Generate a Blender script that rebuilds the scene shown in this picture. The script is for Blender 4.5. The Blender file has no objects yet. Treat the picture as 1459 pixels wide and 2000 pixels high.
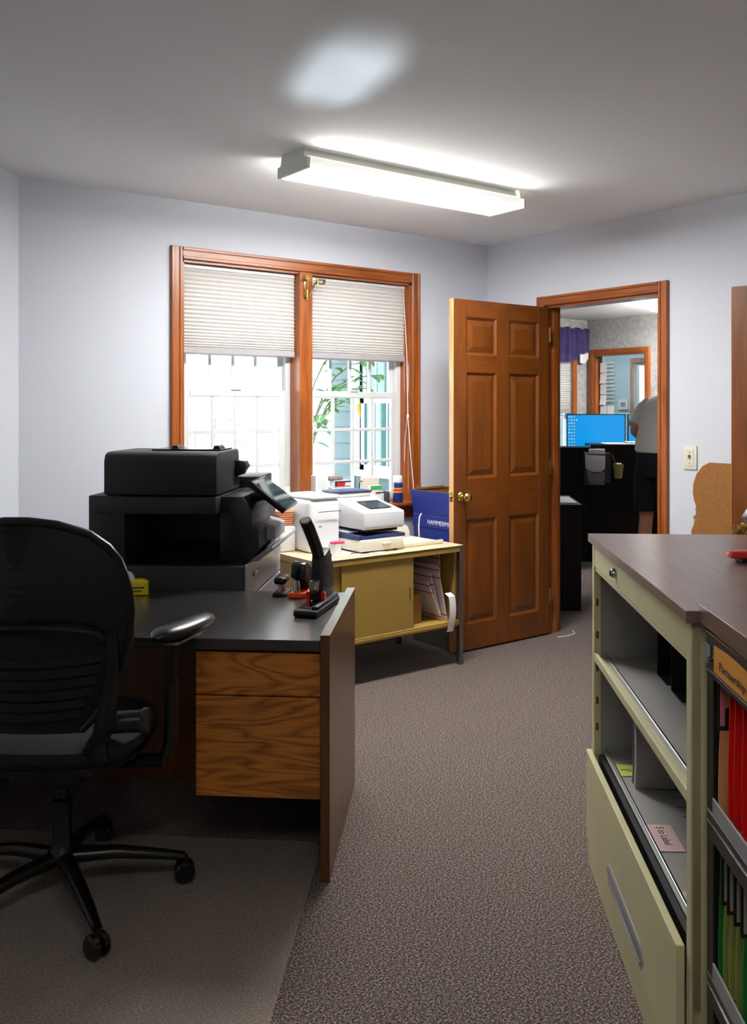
import bpy, bmesh, math, random
from mathutils import Vector, Matrix
random.seed(7)
R = math.radians
SC = bpy.context.scene
COL = SC.collection

# ------------------------------------------------------------------ camera
# World axes = the room's walls. The camera stands at the origin, 1.40 m up,
# looking 36.87 degrees clockwise from +Y (direction .6, .8).
cam = bpy.data.cameras.new('camera'); camo = bpy.data.objects.new('camera', cam); COL.objects.link(camo)
camo.location = (0, 0, 1.40); camo.rotation_euler = (R(90), 0, R(-36.87))
cam.sensor_fit = 'VERTICAL'; cam.sensor_height = 36.0; cam.sensor_width = 36.0
cam.lens = 1782 / 2000 * 36; cam.shift_y = -0.10; cam.clip_start = 0.05
SC.camera = camo

# ------------------------------------------------------------------ world, sun, exposure
W = bpy.data.worlds.new('sky'); SC.world = W; W.use_nodes = True
nt = W.node_tree; nt.nodes.clear()
wo = nt.nodes.new('ShaderNodeOutputWorld'); bg = nt.nodes.new('ShaderNodeBackground')
tc = nt.nodes.new('ShaderNodeTexCoord'); sp = nt.nodes.new('ShaderNodeSeparateXYZ'); rp = nt.nodes.new('ShaderNodeValToRGB')
nt.links.new(tc.outputs['Generated'], sp.inputs[0]); nt.links.new(sp.outputs['Z'], rp.inputs[0])
rp.color_ramp.elements[0].position = 0.0; rp.color_ramp.elements[0].color = (0.92, 0.96, 1.0, 1)
rp.color_ramp.elements[1].position = 0.7; rp.color_ramp.elements[1].color = (0.74, 0.86, 1.0, 1)
nt.links.new(rp.outputs[0], bg.inputs[0]); bg.inputs[1].default_value = 4.0
nt.links.new(bg.outputs[0], wo.inputs[0])

def lamp(name, kind, loc, target=None, energy=10, color=(1, 1, 1), **kw):
    l = bpy.data.lights.new(name, kind); l.energy = energy; l.color = color
    for k, v in kw.items(): setattr(l, k, v)
    o = bpy.data.objects.new(name, l); COL.objects.link(o); o.location = loc
    if target is not None:
        o.rotation_euler = (Vector(target) - Vector(loc)).to_track_quat('-Z', 'Y').to_euler()
    return o
# added spot standing in for yard-reflected sun, aimed through the window at the ceiling
lamp('reflected_sun_stand_in', 'SPOT', (2.95, 6.0, 0.40), (1.72, 2.46, 2.5), 950, (0.80, 0.88, 1.0), spot_size=R(4.6), spot_blend=1.0, shadow_soft_size=0.08)
lamp('sun', 'SUN', (6, -4, 9), (4.2, 0, 4.2), 14, (1.0, .96, .90), angle=R(.6))
SC.view_settings.view_transform = 'Standard'; SC.view_settings.look = 'None'
SC.view_settings.gamma = 1.0; SC.view_settings.use_curve_mapping = False
SC.view_settings.exposure = 1.1

# ------------------------------------------------------------------ helpers: frames
def w2(x, d): return (.8 * x + .6 * d, -.6 * x + .8 * d)
def FW(a, b, ang):
    s, c = math.sin(R(ang)), math.cos(R(ang))
    return w2(a * c + b * s, -a * s + b * c)
OFF = {}
def thing(name, label=None, cat=None, at=(0, 0, 0), ang=None, group=None, kind=None, spin=0):
    """Empty at a thing's base. ang None: at is in room axes; else at is (a, b, z) in the
    frame of the furniture, which stands turned by ang degrees from the view direction."""
    o = bpy.data.objects.new(name, None); COL.objects.link(o); o.empty_display_size = .05
    if ang is None: o.location = at; o.rotation_euler = (0, 0, R(spin))
    else:
        p = FW(at[0], at[1], ang); o.location = (p[0], p[1], at[2]); o.rotation_euler = (0, 0, R(-36.87 - ang + spin))
    OFF[o.name] = Vector(at)
    tag(o, label, cat, group, kind); return o
def tag(o, label=None, cat=None, group=None, kind=None):
    if label: o['label'] = label
    if cat: o['category'] = cat
    if group: o['group'] = group
    if kind: o['kind'] = kind
    return o

# ------------------------------------------------------------------ helpers: meshes
class MB:
    def __init__(s): s.bm = bmesh.new()
    def _merge(s, b):
        m = bpy.data.meshes.new('t'); b.to_mesh(m); b.free(); s.bm.from_mesh(m); bpy.data.meshes.remove(m); return s
    def box(s, x0, x1, y0, y1, z0, z1, bev=0, seg=2, rot=None):
        b = bmesh.new(); bmesh.ops.create_cube(b, size=1)
        for v in b.verts:
            v.co = Vector(((x0 + x1) / 2 + v.co.x * (x1 - x0), (y0 + y1) / 2 + v.co.y * (y1 - y0), (z0 + z1) / 2 + v.co.z * (z1 - z0)))
        if bev: bmesh.ops.bevel(b, geom=b.edges[:], offset=bev, segments=seg, affect='EDGES', profile=.5)
        if rot is not None:      # (axis, degrees, pivot)
            ax, dg, pv = rot; bmesh.ops.rotate(b, verts=b.verts[:], cent=Vector(pv), matrix=Matrix.Rotation(R(dg), 3, ax))
        return s._merge(b)
    def poly(s, pts, faces):
        vs = [s.bm.verts.new(p) for p in pts]
        for f in faces: s.bm.faces.new([vs[i] for i in f])
        return s
    def prism(s, pts, axis, a0, a1, bev=0):
        """pts: 2D outline; axis 'x': (y,z) outline, 'y': (x,z), 'z': (x,y)"""
        f = {'x': lambda p, a: (a, p[0], p[1]), 'y': lambda p, a: (p[0], a, p[1]), 'z': lambda p, a: (p[0], p[1], a)}[axis]
        b = bmesh.new(); n = len(pts)
        lo = [b.verts.new(f(p, a0)) for p in pts]; hi = [b.verts.new(f(p, a1)) for p in pts]
        b.faces.new(lo); b.faces.new(hi[::-1])
        for i in range(n): b.faces.new([lo[i], hi[i], hi[(i + 1) % n], lo[(i + 1) % n]])
        bmesh.ops.recalc_face_normals(b, faces=b.faces[:])
        if bev: bmesh.ops.bevel(b, geom=b.edges[:], offset=bev, segments=2, affect='EDGES', profile=.5)
        return s._merge(b)
    def tube(s, pts, r, n=10, cap=True):
        pts = [Vector(p) for p in pts]; rr = r if isinstance(r, (list, tuple)) else [r] * len(pts)
        b = bmesh.new(); rings = []; up = None
        for i, p in enumerate(pts):
            t = (pts[min(i + 1, len(pts) - 1)] - pts[max(i - 1, 0)]).normalized()
            if up is None: up = Vector((0, 0, 1)) if abs(t.z) < .9 else Vector((1, 0, 0))
            u = t.cross(up).normalized(); up = u.cross(t).normalized()
            q = rr[i]; qa, qb = (q if isinstance(q, (list, tuple)) else (q, q))
            rings.append([b.verts.new(p + u * math.cos(2 * math.pi * k / n) * qa + up * math.sin(2 * math.pi * k / n) * qb) for k in range(n)])
        for A, B in zip(rings, rings[1:]):
            for k in range(n): b.faces.new([A[k], A[(k + 1) % n], B[(k + 1) % n], B[k]])
        if cap: b.faces.new(rings[0][::-1]); b.faces.new(rings[-1])
        bmesh.ops.recalc_face_normals(b, faces=b.faces[:])
        return s._merge(b)
    def cyl(s, p0, p1, r, r2=None, n=20): return s.tube([p0, p1], [r, r if r2 is None else r2], n)
    def lathe(s, prof, c, n=24, axis='z'):
        b = bmesh.new(); rings = []
        for (r, h) in prof:
            ring = []
            for k in range(n):
                x, y = math.cos(2 * math.pi * k / n) * r, math.sin(2 * math.pi * k / n) * r
                p = {'z': (x, y, h), 'x': (h, x, y), 'y': (x, h, y)}[axis]
                ring.append(b.verts.new((c[0] + p[0], c[1] + p[1], c[2] + p[2])))
            rings.append(ring)
        for A, B in zip(rings, rings[1:]):
            for k in range(n): b.faces.new([A[k], A[(k + 1) % n], B[(k + 1) % n], B[k]])
        b.faces.new(rings[0][::-1]); b.faces.new(rings[-1])
        bmesh.ops.recalc_face_normals(b, faces=b.faces[:])
        return s._merge(b)
    def ball(s, c, rx, ry, rz, n=16):
        b = bmesh.new(); bmesh.ops.create_uvsphere(b, u_segments=n, v_segments=n * 2 // 3, radius=1)
        for v in b.verts: v.co = Vector((c[0] + v.co.x * rx, c[1] + v.co.y * ry, c[2] + v.co.z * rz))
        return s._merge(b)
    def loft(s, secs, n=24, cap=True):
        """secs: (cx, cy, cz, rx, ry[, power]) horizontal superellipse sections"""
        b = bmesh.new(); rings = []
        for q in secs:
            cx, cy, cz, rx, ry = q[:5]; pw = q[5] if len(q) > 5 else 1
            ring = []
            for k in range(n):
                a = 2 * math.pi * k / n; ca, sa = math.cos(a), math.sin(a)
                ring.append(b.verts.new((cx + rx * math.copysign(abs(ca) ** pw, ca), cy + ry * math.copysign(abs(sa) ** pw, sa), cz)))
            rings.append(ring)
        for A, B in zip(rings, rings[1:]):
            for k in range(n): b.faces.new([A[k], A[(k + 1) % n], B[(k + 1) % n], B[k]])
        if cap: b.faces.new(rings[0][::-1]); b.faces.new(rings[-1])
        bmesh.ops.recalc_face_normals(b, faces=b.faces[:])
        return s._merge(b)
    def sheet(s, fn, nu, nv, th=0, closed=False):
        """grid surface fn(u,v)->point with thickness th along its normals"""
        b = bmesh.new(); g = [[b.verts.new(fn(i / nu, j / nv)) for j in range(nv + 1)] for i in range(nu + 1)]
        for i in range(nu):
            for j in range(nv): b.faces.new([g[i][j], g[i + 1][j], g[i + 1][j + 1], g[i][j + 1]])
        if th:
            b.normal_update(); bmesh.ops.solidify(b, geom=b.faces[:], thickness=th)
        bmesh.ops.recalc_face_normals(b, faces=b.faces[:])
        return s._merge(b)
    def build(s, name, mat, parent=None, smooth=True, sharp=35):
        off = Vector((0, 0, 0)); q = parent
        while q is not None and q.name not in OFF: q = q.parent
        if q is not None: off = OFF[q.name]
        for v in s.bm.verts: v.co -= off
        me = bpy.data.meshes.new(name); s.bm.to_mesh(me); s.bm.free()
        if smooth:
            for p in me.polygons: p.use_smooth = True
            me.set_sharp_from_angle(angle=R(sharp))
        me.materials.append(mat)
        o = bpy.data.objects.new(name, me); COL.objects.link(o)
        if parent is not None: o.parent = parent
        return o
def struct(mb, name, mat, parent=None, label=None, cat=None):
    o = mb.build(name, mat, parent, smooth=False)
    if parent is None: tag(o, label, cat, None, 'structure')
    return o
def text(body, name, mat, parent, origin, xdir, ydir, size, depth=.0006, align='LEFT', sx=1.0):
    """flat lettering as a thin mesh: origin, reading direction and up direction in the parent's frame"""
    cu = bpy.data.curves.new('t', 'FONT'); cu.body = body; cu.size = size; cu.extrude = depth; cu.align_x = align
    cu.resolution_u = 2; to = bpy.data.objects.new('t', cu); COL.objects.link(to)
    dg = bpy.context.evaluated_depsgraph_get(); dg.update()
    me = bpy.data.meshes.new_from_object(to.evaluated_get(dg)); bpy.data.objects.remove(to); bpy.data.curves.remove(cu)
    X = Vector(xdir).normalized() * sx; Y = Vector(ydir).normalized(); Z = Vector(xdir).normalized().cross(Y)
    q = parent
    while q is not None and q.name not in OFF: q = q.parent
    off = OFF[q.name] if q is not None else Vector((0, 0, 0))
    for v in me.vertices: v.co = Vector(origin) - off + X * v.co.x + Y * v.co.y + Z * v.co.z
    me.materials.clear(); me.materials.append(mat); me.name = name
    o = bpy.data.objects.new(name, me); COL.objects.link(o); o.parent = parent; return o
def copy_tree(o, parent=None):
    c = o.copy(); COL.objects.link(c); c.parent = parent
    for ch in [x for x in COL.objects if x.parent == o]: copy_tree(ch, c)
    return c
def inst(o, M, parent):
    c = bpy.data.objects.new(o.name.split('.')[0], o.data); COL.objects.link(c); c.parent = parent; c.matrix_local = M; return c

# ------------------------------------------------------------------ helpers: materials
def S(r, g, b):
    f = lambda c: (c / 255 / 12.92) if c / 255 <= .04045 else ((c / 255 + .055) / 1.055) ** 2.4
    return (f(r), f(g), f(b), 1)
def newmat(name):
    m = bpy.data.materials.new(name); m.use_nodes = True
    return m, m.node_tree, m.node_tree.nodes['Principled BSDF']
def mat(name, col, rough=.5, metal=0, spec=.5, noise=0, nscale=40, bump=0, bscale=200, emit=0, coat=0, alpha=None):
    m, t, p = newmat(name)
    p.inputs['Base Color'].default_value = col; p.inputs['Roughness'].default_value = rough
    p.inputs['Metallic'].default_value = metal; p.inputs['Specular IOR Level'].default_value = spec
    p.inputs['Coat Weight'].default_value = coat
    if emit: p.inputs['Emission Color'].default_value = col; p.inputs['Emission Strength'].default_value = emit
    c = t.nodes.new('ShaderNodeTexCoord')
    if noise:
        n = t.nodes.new('ShaderNodeTexNoise'); n.inputs['Scale'].default_value = nscale; n.inputs['Detail'].default_value = 4
        t.links.new(c.outputs['Object'], n.inputs['Vector'])
        h = t.nodes.new('ShaderNodeHueSaturation'); h.inputs['Color'].default_value = col
        mr = t.nodes.new('ShaderNodeMapRange'); mr.inputs[1].default_value = .3; mr.inputs[2].default_value = .7
        mr.inputs[3].default_value = 1 - noise; mr.inputs[4].default_value = 1 + noise
        t.links.new(n.outputs['Fac'], mr.inputs[0]); t.links.new(mr.outputs[0], h.inputs['Value']); t.links.new(h.outputs[0], p.inputs['Base Color'])
    if bump:
        n = t.nodes.new('ShaderNodeTexNoise'); n.inputs['Scale'].default_value = bscale; n.inputs['Detail'].default_value = 3
        t.links.new(c.outputs['Object'], n.inputs['Vector'])
        b = t.nodes.new('ShaderNodeBump'); b.inputs['Strength'].default_value = bump; b.inputs['Distance'].default_value = .002
        t.links.new(n.outputs['Fac'], b.inputs['Height']); t.links.new(b.outputs[0], p.inputs['Normal'])
    return m
def wood(name, dark, light, axis='z', rough=.35, rings=9, fine=.5, scale=1.0, coat=.3, figure=1.0):
    m, t, p = newmat(name); L = t.links
    c = t.nodes.new('ShaderNodeTexCoord'); mp = t.nodes.new('ShaderNodeMapping')
    k = 'xyz'.index(axis); s = [6.0 * scale] * 3; s[k] = 1.1 * scale; mp.inputs['Scale'].default_value = s
    L.new(c.outputs['Object'], mp.inputs[0])
    n = t.nodes.new('ShaderNodeTexNoise'); n.inputs['Scale'].default_value = 1.0; n.inputs['Detail'].default_value = 2; n.inputs['Distortion'].default_value = .4 * figure
    L.new(mp.outputs[0], n.inputs['Vector'])
    a = t.nodes.new('ShaderNodeMath'); a.operation = 'MULTIPLY'; a.inputs[1].default_value = rings * 6.28
    b = t.nodes.new('ShaderNodeMath'); b.operation = 'SINE'; L.new(n.outputs['Fac'], a.inputs[0]); L.new(a.outputs[0], b.inputs[0])
    mr = t.nodes.new('ShaderNodeMapRange'); mr.inputs[1].default_value = -1; mr.inputs[2].default_value = 1; L.new(b.outputs[0], mr.inputs[0])
    pw = t.nodes.new('ShaderNodeMath'); pw.operation = 'POWER'; pw.inputs[1].default_value = .6; L.new(mr.outputs[0], pw.inputs[0])
    mp2 = t.nodes.new('ShaderNodeMapping'); s2 = [160.0 * scale] * 3; s2[k] = 5.0 * scale; mp2.inputs['Scale'].default_value = s2
    L.new(c.outputs['Object'], mp2.inputs[0])
    n2 = t.nodes.new('ShaderNodeTexNoise'); n2.inputs['Scale'].default_value = 1; n2.inputs['Detail'].default_value = 3; L.new(mp2.outputs[0], n2.inputs['Vector'])
    mx = t.nodes.new('ShaderNodeMix'); mx.data_type = 'FLOAT'; mx.inputs[0].default_value = fine
    L.new(pw.outputs[0], mx.inputs[2]); L.new(n2.outputs['Fac'], mx.inputs[3])
    cr = t.nodes.new('ShaderNodeValToRGB'); cr.color_ramp.elements[0].position = .22; cr.color_ramp.elements[1].position = .72
    cr.color_ramp.elements[0].color = dark; cr.color_ramp.elements[1].color = light
    L.new(mx.outputs[0], cr.inputs[0]); L.new(cr.outputs[0], p.inputs['Base Color'])
    bp = t.nodes.new('ShaderNodeBump'); bp.inputs['Strength'].default_value = .12; bp.inputs['Distance'].default_value = .001
    L.new(n2.outputs['Fac'], bp.inputs['Height']); L.new(bp.outputs[0], p.inputs['Normal'])
    p.inputs['Roughness'].default_value = rough; p.inputs['Coat Weight'].default_value = coat; p.inputs['Coat Roughness'].default_value = .25
    return m
def glass(name, tint=(1, 1, 1, 1), refl=1.0, rough=0.0):
    m = bpy.data.materials.new(name); m.use_nodes = True; t = m.node_tree; t.nodes.clear()
    o = t.nodes.new('ShaderNodeOutputMaterial'); tr = t.nodes.new('ShaderNodeBsdfTransparent'); tr.inputs[0].default_value = tint
    g = t.nodes.new('ShaderNodeBsdfGlossy'); g.inputs['Roughness'].default_value = rough
    f = t.nodes.new('ShaderNodeFresnel'); f.inputs[0].default_value = 1.45
    k = t.nodes.new('ShaderNodeMath'); k.operation = 'MULTIPLY'; k.inputs[1].default_value = refl
    mx = t.nodes.new('ShaderNodeMixShader'); t.links.new(f.outputs[0], k.inputs[0]); t.links.new(k.outputs[0], mx.inputs[0])
    t.links.new(tr.outputs[0], mx.inputs[1]); t.links.new(g.outputs[0], mx.inputs[2]); t.links.new(mx.outputs[0], o.inputs[0]); return m
def translucent(name, col, fac=.5):
    m = bpy.data.materials.new(name); m.use_nodes = True; t = m.node_tree; t.nodes.clear()
    o = t.nodes.new('ShaderNodeOutputMaterial'); d = t.nodes.new('ShaderNodeBsdfDiffuse'); r = t.nodes.new('ShaderNodeBsdfTranslucent')
    n = t.nodes.new('ShaderNodeTexNoise'); n.inputs['Scale'].default_value = 300; c = t.nodes.new('ShaderNodeTexCoord'); t.links.new(c.outputs['Object'], n.inputs['Vector'])
    b = t.nodes.new('ShaderNodeBump'); b.inputs['Strength'].default_value = .1; b.inputs['Distance'].default_value = .001
    t.links.new(n.outputs['Fac'], b.inputs['Height']); t.links.new(b.outputs[0], d.inputs['Normal'])
    d.inputs[0].default_value = col; r.inputs[0].default_value = col; mx = t.nodes.new('ShaderNodeMixShader'); mx.inputs[0].default_value = fac
    t.links.new(d.outputs[0], mx.inputs[1]); t.links.new(r.outputs[0], mx.inputs[2]); t.links.new(mx.outputs[0], o.inputs[0]); return m
def carpet_mat():
    m, t, p = newmat('carpet'); L = t.links
    c = t.nodes.new('ShaderNodeTexCoord')
    n = t.nodes.new('ShaderNodeTexNoise'); n.inputs['Scale'].default_value = 170; n.inputs['Detail'].default_value = 3; n.inputs['Roughness'].default_value = .7
    v = t.nodes.new('ShaderNodeTexVoronoi'); v.inputs['Scale'].default_value = 330
    L.new(c.outputs['Object'], n.inputs['Vector']); L.new(c.outputs['Object'], v.inputs['Vector'])
    cr = t.nodes.new('ShaderNodeValToRGB'); e = cr.color_ramp.elements
    e[0].position = .38; e[0].color = S(28, 22, 20); e[1].position = .64; e[1].color = S(176, 158, 148)
    q = e.new(.5); q.color = S(90, 79, 74)
    L.new(n.outputs['Fac'], cr.inputs[0])
    hs = t.nodes.new('ShaderNodeMix'); hs.data_type = 'RGBA'; hs.blend_type = 'OVERLAY'; hs.inputs[0].default_value = .16
    L.new(cr.outputs[0], hs.inputs[6]); L.new(v.outputs['Color'], hs.inputs[7])
    L.new(hs.outputs[2], p.inputs['Base Color']); p.inputs['Roughness'].default_value = .95; p.inputs['Specular IOR Level'].default_value = .15
    p.inputs['Sheen Weight'].default_value = .15
    b = t.nodes.new('ShaderNodeBump'); b.inputs['Strength'].default_value = .6; b.inputs['Distance'].default_value = .003
    L.new(n.outputs['Fac'], b.inputs['Height']); L.new(b.outputs[0], p.inputs['Normal']); return m

WALL = mat('wall_paint', S(214, 218, 228), .8, bump=.05, bscale=300, spec=.2)
CEIL = mat('ceiling_paint', S(242, 242, 243), .8, bump=.06, bscale=150, spec=.2)
CARPET = carpet_mat()
OAK_V = wood('oak_trim_vertical', S(118, 54, 12), S(176, 98, 38), 'z', .35, 4, .78)
OAK_H = wood('oak_trim_horizontal', S(118, 54, 12), S(176, 98, 38), 'x', .35, 4, .78)
OAK_Y = wood('oak_trim_lengthwise', S(118, 54, 12), S(176, 98, 38), 'y', .35, 4, .78)
DOORW = wood('oak_door', S(96, 48, 4), S(132, 70, 12), 'z', .4, 3, .8)
DOORH = wood('oak_door_rail', S(96, 48, 4), S(132, 70, 12), 'x', .4, 3, .8)
DOOREDGE = wood('pale_oak_edge', S(190, 130, 80), S(222, 170, 115), 'z', .45, 4, .6)
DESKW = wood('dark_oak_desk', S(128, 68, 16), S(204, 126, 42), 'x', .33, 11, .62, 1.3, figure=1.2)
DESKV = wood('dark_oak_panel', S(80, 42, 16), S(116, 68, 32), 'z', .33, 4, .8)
DESKTOP = mat('black_laminate', S(26, 22, 20), .30, spec=.9, noise=.2, nscale=20)
VINYL = mat('white_vinyl', S(216, 219, 220), .4)
GLASS = glass('window_glass', (.96, 1, .98, 1), .9)
SHADE = translucent('pleated_fabric', S(228, 225, 222), .26)
RAILM = mat('shade_rail', S(172, 166, 170), .5)
BRASS = mat('polished_brass', S(214, 186, 110), .18, 1)
CHROME = mat('chrome', S(200, 200, 200), .15, 1)
STEEL = mat('brushed_steel', S(140, 138, 130), .35, 1)
WHITE = mat('white_plastic', S(232, 234, 238), .35)
IVORY = mat('ivory_plastic', S(226, 222, 205), .4)
NAVY = mat('navy_plastic', S(50, 62, 112), .35)
BLACK = mat('black_plastic', S(16, 17, 18), .42, noise=.15, nscale=200, bump=.15, bscale=900)
BLACKG = mat('black_gloss', S(16, 16, 17), .2)
BLACKF = mat('black_fabric', S(9, 10, 10), .85, bump=.5, bscale=600)
CHAIRP = mat('black_chair_plastic', S(9, 11, 11), .32)
COPGREY = mat('copier_charcoal', S(30, 30, 33), .5, bump=.2, bscale=800)
COPLIGHT = mat('copier_grey', S(150, 153, 160), .35)
GREYM = mat('grey_metal', S(150, 150, 152), .45, bump=.1, bscale=500)
BEIGE = mat('putty_metal', S(206, 200, 156), .42, noise=.04, nscale=5)
INGREY = mat('shelf_grey_metal', S(160, 158, 154), .5)
WALNUT = wood('walnut_laminate', S(92, 68, 62), S(122, 96, 88), 'y', .33, 3, .75, coat=.2)
BLACKM = mat('black_metal', S(22, 22, 24), .4)
TAN = mat('tan_metal', S(164, 132, 62), .5, noise=.08, nscale=90, bump=.1, bscale=500)
TANTOP = mat('tan_laminate', S(222, 200, 160), .3)
PAPER = mat('paper_white', S(236, 234, 236), .7)
CARD = mat('corrugated_cardboard', S(150, 100, 48), .85, noise=.12, nscale=60)
INK = mat('ink', S(40, 36, 40), .7)
RED = mat('red_paper', S(205, 20, 12), .6)
BLUEBOX = mat('blue_box_print', S(30, 48, 140), .5, noise=.06, nscale=12)
SKIN = mat('skin', S(205, 140, 108), .55)

YB, XR, ZC = 4.44, 4.29, 2.50

# ------------------------------------------------------------------ main room shell
LA, LB, LC, LD, LE = (1.24, YB), (XR, YB), (XR, -2.5), (-1.0, -2.5), (-3.2, -.18)
m = MB(); m.prism([LA, LE, LD, LC, (XR + .14, -2.5), (8.6, -2.5), (8.6, 7.0), (XR + .14, 7.0), (XR + .14, YB + .2), (1.0, YB + .2)], 'z', -.1, 0)
struct(m, 'floor', CARPET, None, 'speckled brown grey commercial carpet running through both rooms', 'floor')
m = MB(); m.prism([LA, LE, LD, (XR + .05, -2.5), (XR + .05, YB + .15), (1.2, YB + .15)], 'z', ZC, ZC + .1)
struct(m, 'ceiling', CEIL, None, 'smooth white painted ceiling of the front office', 'ceiling')
WX0, WM0, WM1, WX1, WZ0, WZ1 = 2.07, 2.792, 2.880, 3.623, .83, 2.19
m = MB()
for q in ((1.05, WX0, 0, ZC), (WX1, XR + .14, 0, ZC), (WX0, WX1, 0, WZ0 - .02), (WX0, WX1, WZ1, ZC)): m.box(q[0], q[1], YB, YB + .15, q[2], q[3])
struct(m, 'wall_back', WALL, None, 'pale blue grey wall with the double window', 'wall')
DY0, DY1, DZ = 3.085, 3.925, 2.046
m = MB()
for q in ((-2.5, DY0, 0, ZC), (DY1, YB, 0, ZC), (DY0, DY1, DZ, ZC)): m.box(XR, XR + .12, q[0], q[1], q[2], q[3])
struct(m, 'wall_right', WALL, None, 'pale blue grey wall with the open doorway', 'wall')
def wallseg(p, q, name, label, t=.12):
    p, q = Vector(p), Vector(q); d = (q - p).normalized(); n = Vector((d.y, -d.x)) * t
    m = MB(); m.prism([p, q, q + n, p + n], 'z', 0, ZC); struct(m, name, WALL, None, label, 'wall')
wallseg(LE, LA, 'wall_left', 'pale wall angled off the window wall at far left') if False else wallseg(LA, LE, 'wall_left', 'pale wall angled off the window wall at far left', -.12) if False else None
def wallout(p, q, name, label, inside=(1.5, 1.5), t=.12):
    p, q = Vector(p), Vector(q); d = (q - p).normalized(); n = Vector((d.y, -d.x))
    if n.dot(Vector(inside) - p) > 0: n = -n
    m = MB(); m.prism([p, q, q + n * t, p + n * t], 'z', 0, ZC); struct(m, name, WALL, None, label, 'wall')
wallout(LA, LE, 'wall_left', 'pale wall angled off the window wall at far left')
wallout(LE, LD, 'wall_rear_left', 'pale wall behind the camera on the left')
wallout(LD, LC, 'wall_rear', 'pale wall behind the camera')

# ------------------------------------------------------------------ window casing and two window units
def casing(mb, x0, x1, y0, y1, z0, z1, w, t, axis, out):
    """profiled strip: a main board with two raised beads. axis = direction it runs along"""
    pass
t = thing('trim_1', 'stained oak casing around the double window', 'window casing', (2.0, YB, WZ0), kind='structure')
def strip(name, x0, x1, z0, z1, along):
    m = MB(); m.box(x0, x1, YB - .014, YB, z0, z1, .002, 1)
    if along == 'z':
        w = x1 - x0; m.box(x0 + w * .02, x0 + w * .28, YB - .022, YB - .012, z0, z1, .003, 1)
        m.box(x0 + w * .72, x0 + w * .98, YB - .020, YB - .012, z0, z1, .003, 1)
    else:
        w = z1 - z0; m.box(x0, x1, YB - .022, YB - .012, z1 - w * .28, z1 - w * .02, .003, 1); m.box(x0, x1, YB - .020, YB - .012, z0 + w * .02, z0 + w * .28, .003, 1)
    return m.build(name, OAK_V if along == 'z' else OAK_H, t)
strip('side_casing', WX0 - .066, WX0, WZ0, WZ1 + .066, 'z'); strip('side_casing', WX1, WX1 + .066, WZ0, WZ1 + .066, 'z')
strip('head_casing', WX0, WX1, WZ1, WZ1 + .066, 'x')
MB().box(WM0, WM1, YB - .014, YB + .10, WZ0, WZ1, .002, 1).build('mullion', OAK_V, t)
for x0, x1 in ((WX0 - .001, WX0 + .014), (WX1 - .014, WX1 + .001)): MB().box(x0, x1, YB, YB + .10, WZ0, WZ1).box(x0 + (.012 if x0 < 3 else -.010), x1 + (.010 if x0 < 3 else -.012), YB + .03, YB + .045, WZ0, WZ1).build('jamb', OAK_V, t)
MB().box(WX0, WX1, YB, YB + .10, WZ1 - .012, WZ1).build('head_jamb', OAK_H, t)
t2 = thing('trim_2', 'stained oak window stool and apron under the double window', 'window sill', (2.0, YB, WZ0), kind='structure')
MB().box(1.97, 3.76, YB - .075, YB + .10, WZ0 - .025, WZ0, .006, 2).build('stool', OAK_H, t2)
MB().box(2.0, 3.72, YB - .02, YB, WZ0 - .10, WZ0 - .025, .004, 1).build('apron', OAK_H, t2)

def window_unit(name, x0, x1, label, y=YB + .085, z0=WZ0, z1=WZ1, rail=1.49):
    t = thing(name, label, 'window', (x0, y, z0), kind='structure')
    f = .035
    m = MB(); m.box(x0, x0 + f, y, y + .06, z0, z1, .003, 1).box(x1 - f, x1, y, y + .06, z0, z1, .003, 1)
    m.box(x0 + f, x1 - f, y, y + .06, z1 - f, z1, .003, 1).box(x0 + f, x1 - f, y, y + .06, z0, z0 + .02, .003, 1).build('frame', VINYL, t)
    def sash(a0, a1, b0, b1, yy, st, nc, nr):
        s = MB(); s.box(a0, a0 + st, yy, yy + .026, b0, b1, .003, 1).box(a1 - st, a1, yy, yy + .026, b0, b1, .003, 1)
        s.box(a0 + st, a1 - st, yy, yy + .026, b1 - st, b1, .003, 1).box(a0 + st, a1 - st, yy, yy + .026, b0, b0 + st, .003, 1)
        so = s.build('sash', VINYL, t)
        MB().box(a0 + st, a1 - st, yy + .013, yy + .016, b0 + st, b1 - st).build('pane', GLASS, so, smooth=False)
        for i in range(1, nc):
            xx = a0 + st + (a1 - a0 - 2 * st) * i / nc
            MB().box(xx - .010, xx + .010, yy + .004, yy + .022, b0 + st, b1 - st, .003, 1).build('muntin', VINYL, so)
        for j in range(1, nr):
            zz = b0 + st + (b1 - b0 - 2 * st) * j / nr
            MB().box(a0 + st, a1 - st, yy + .006, yy + .020, zz - .010, zz + .010, .003, 1).build('muntin', VINYL, so)
    sash(x0 + f, x1 - f, z0 + .02, rail + .02, y + .002, .038, 4, 3)
    sash(x0 + f, x1 - f, rail - .02, z1 - f, y + .032, .034, 4, 3)
    MB().box((x0 + x1) / 2 - .03, (x0 + x1) / 2 + .03, y - .006, y + .006, rail + .018, rail + .03, .003, 1).build('sash_lock', VINYL, t)
    return t
window_unit('window_1', WX0 + .014, WM0, 'white double-hung window with grid panes left of the mullion')
window_unit('window_2', WM1, WX1 - .014, 'white double-hung window with grid panes right of the mullion')

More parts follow.
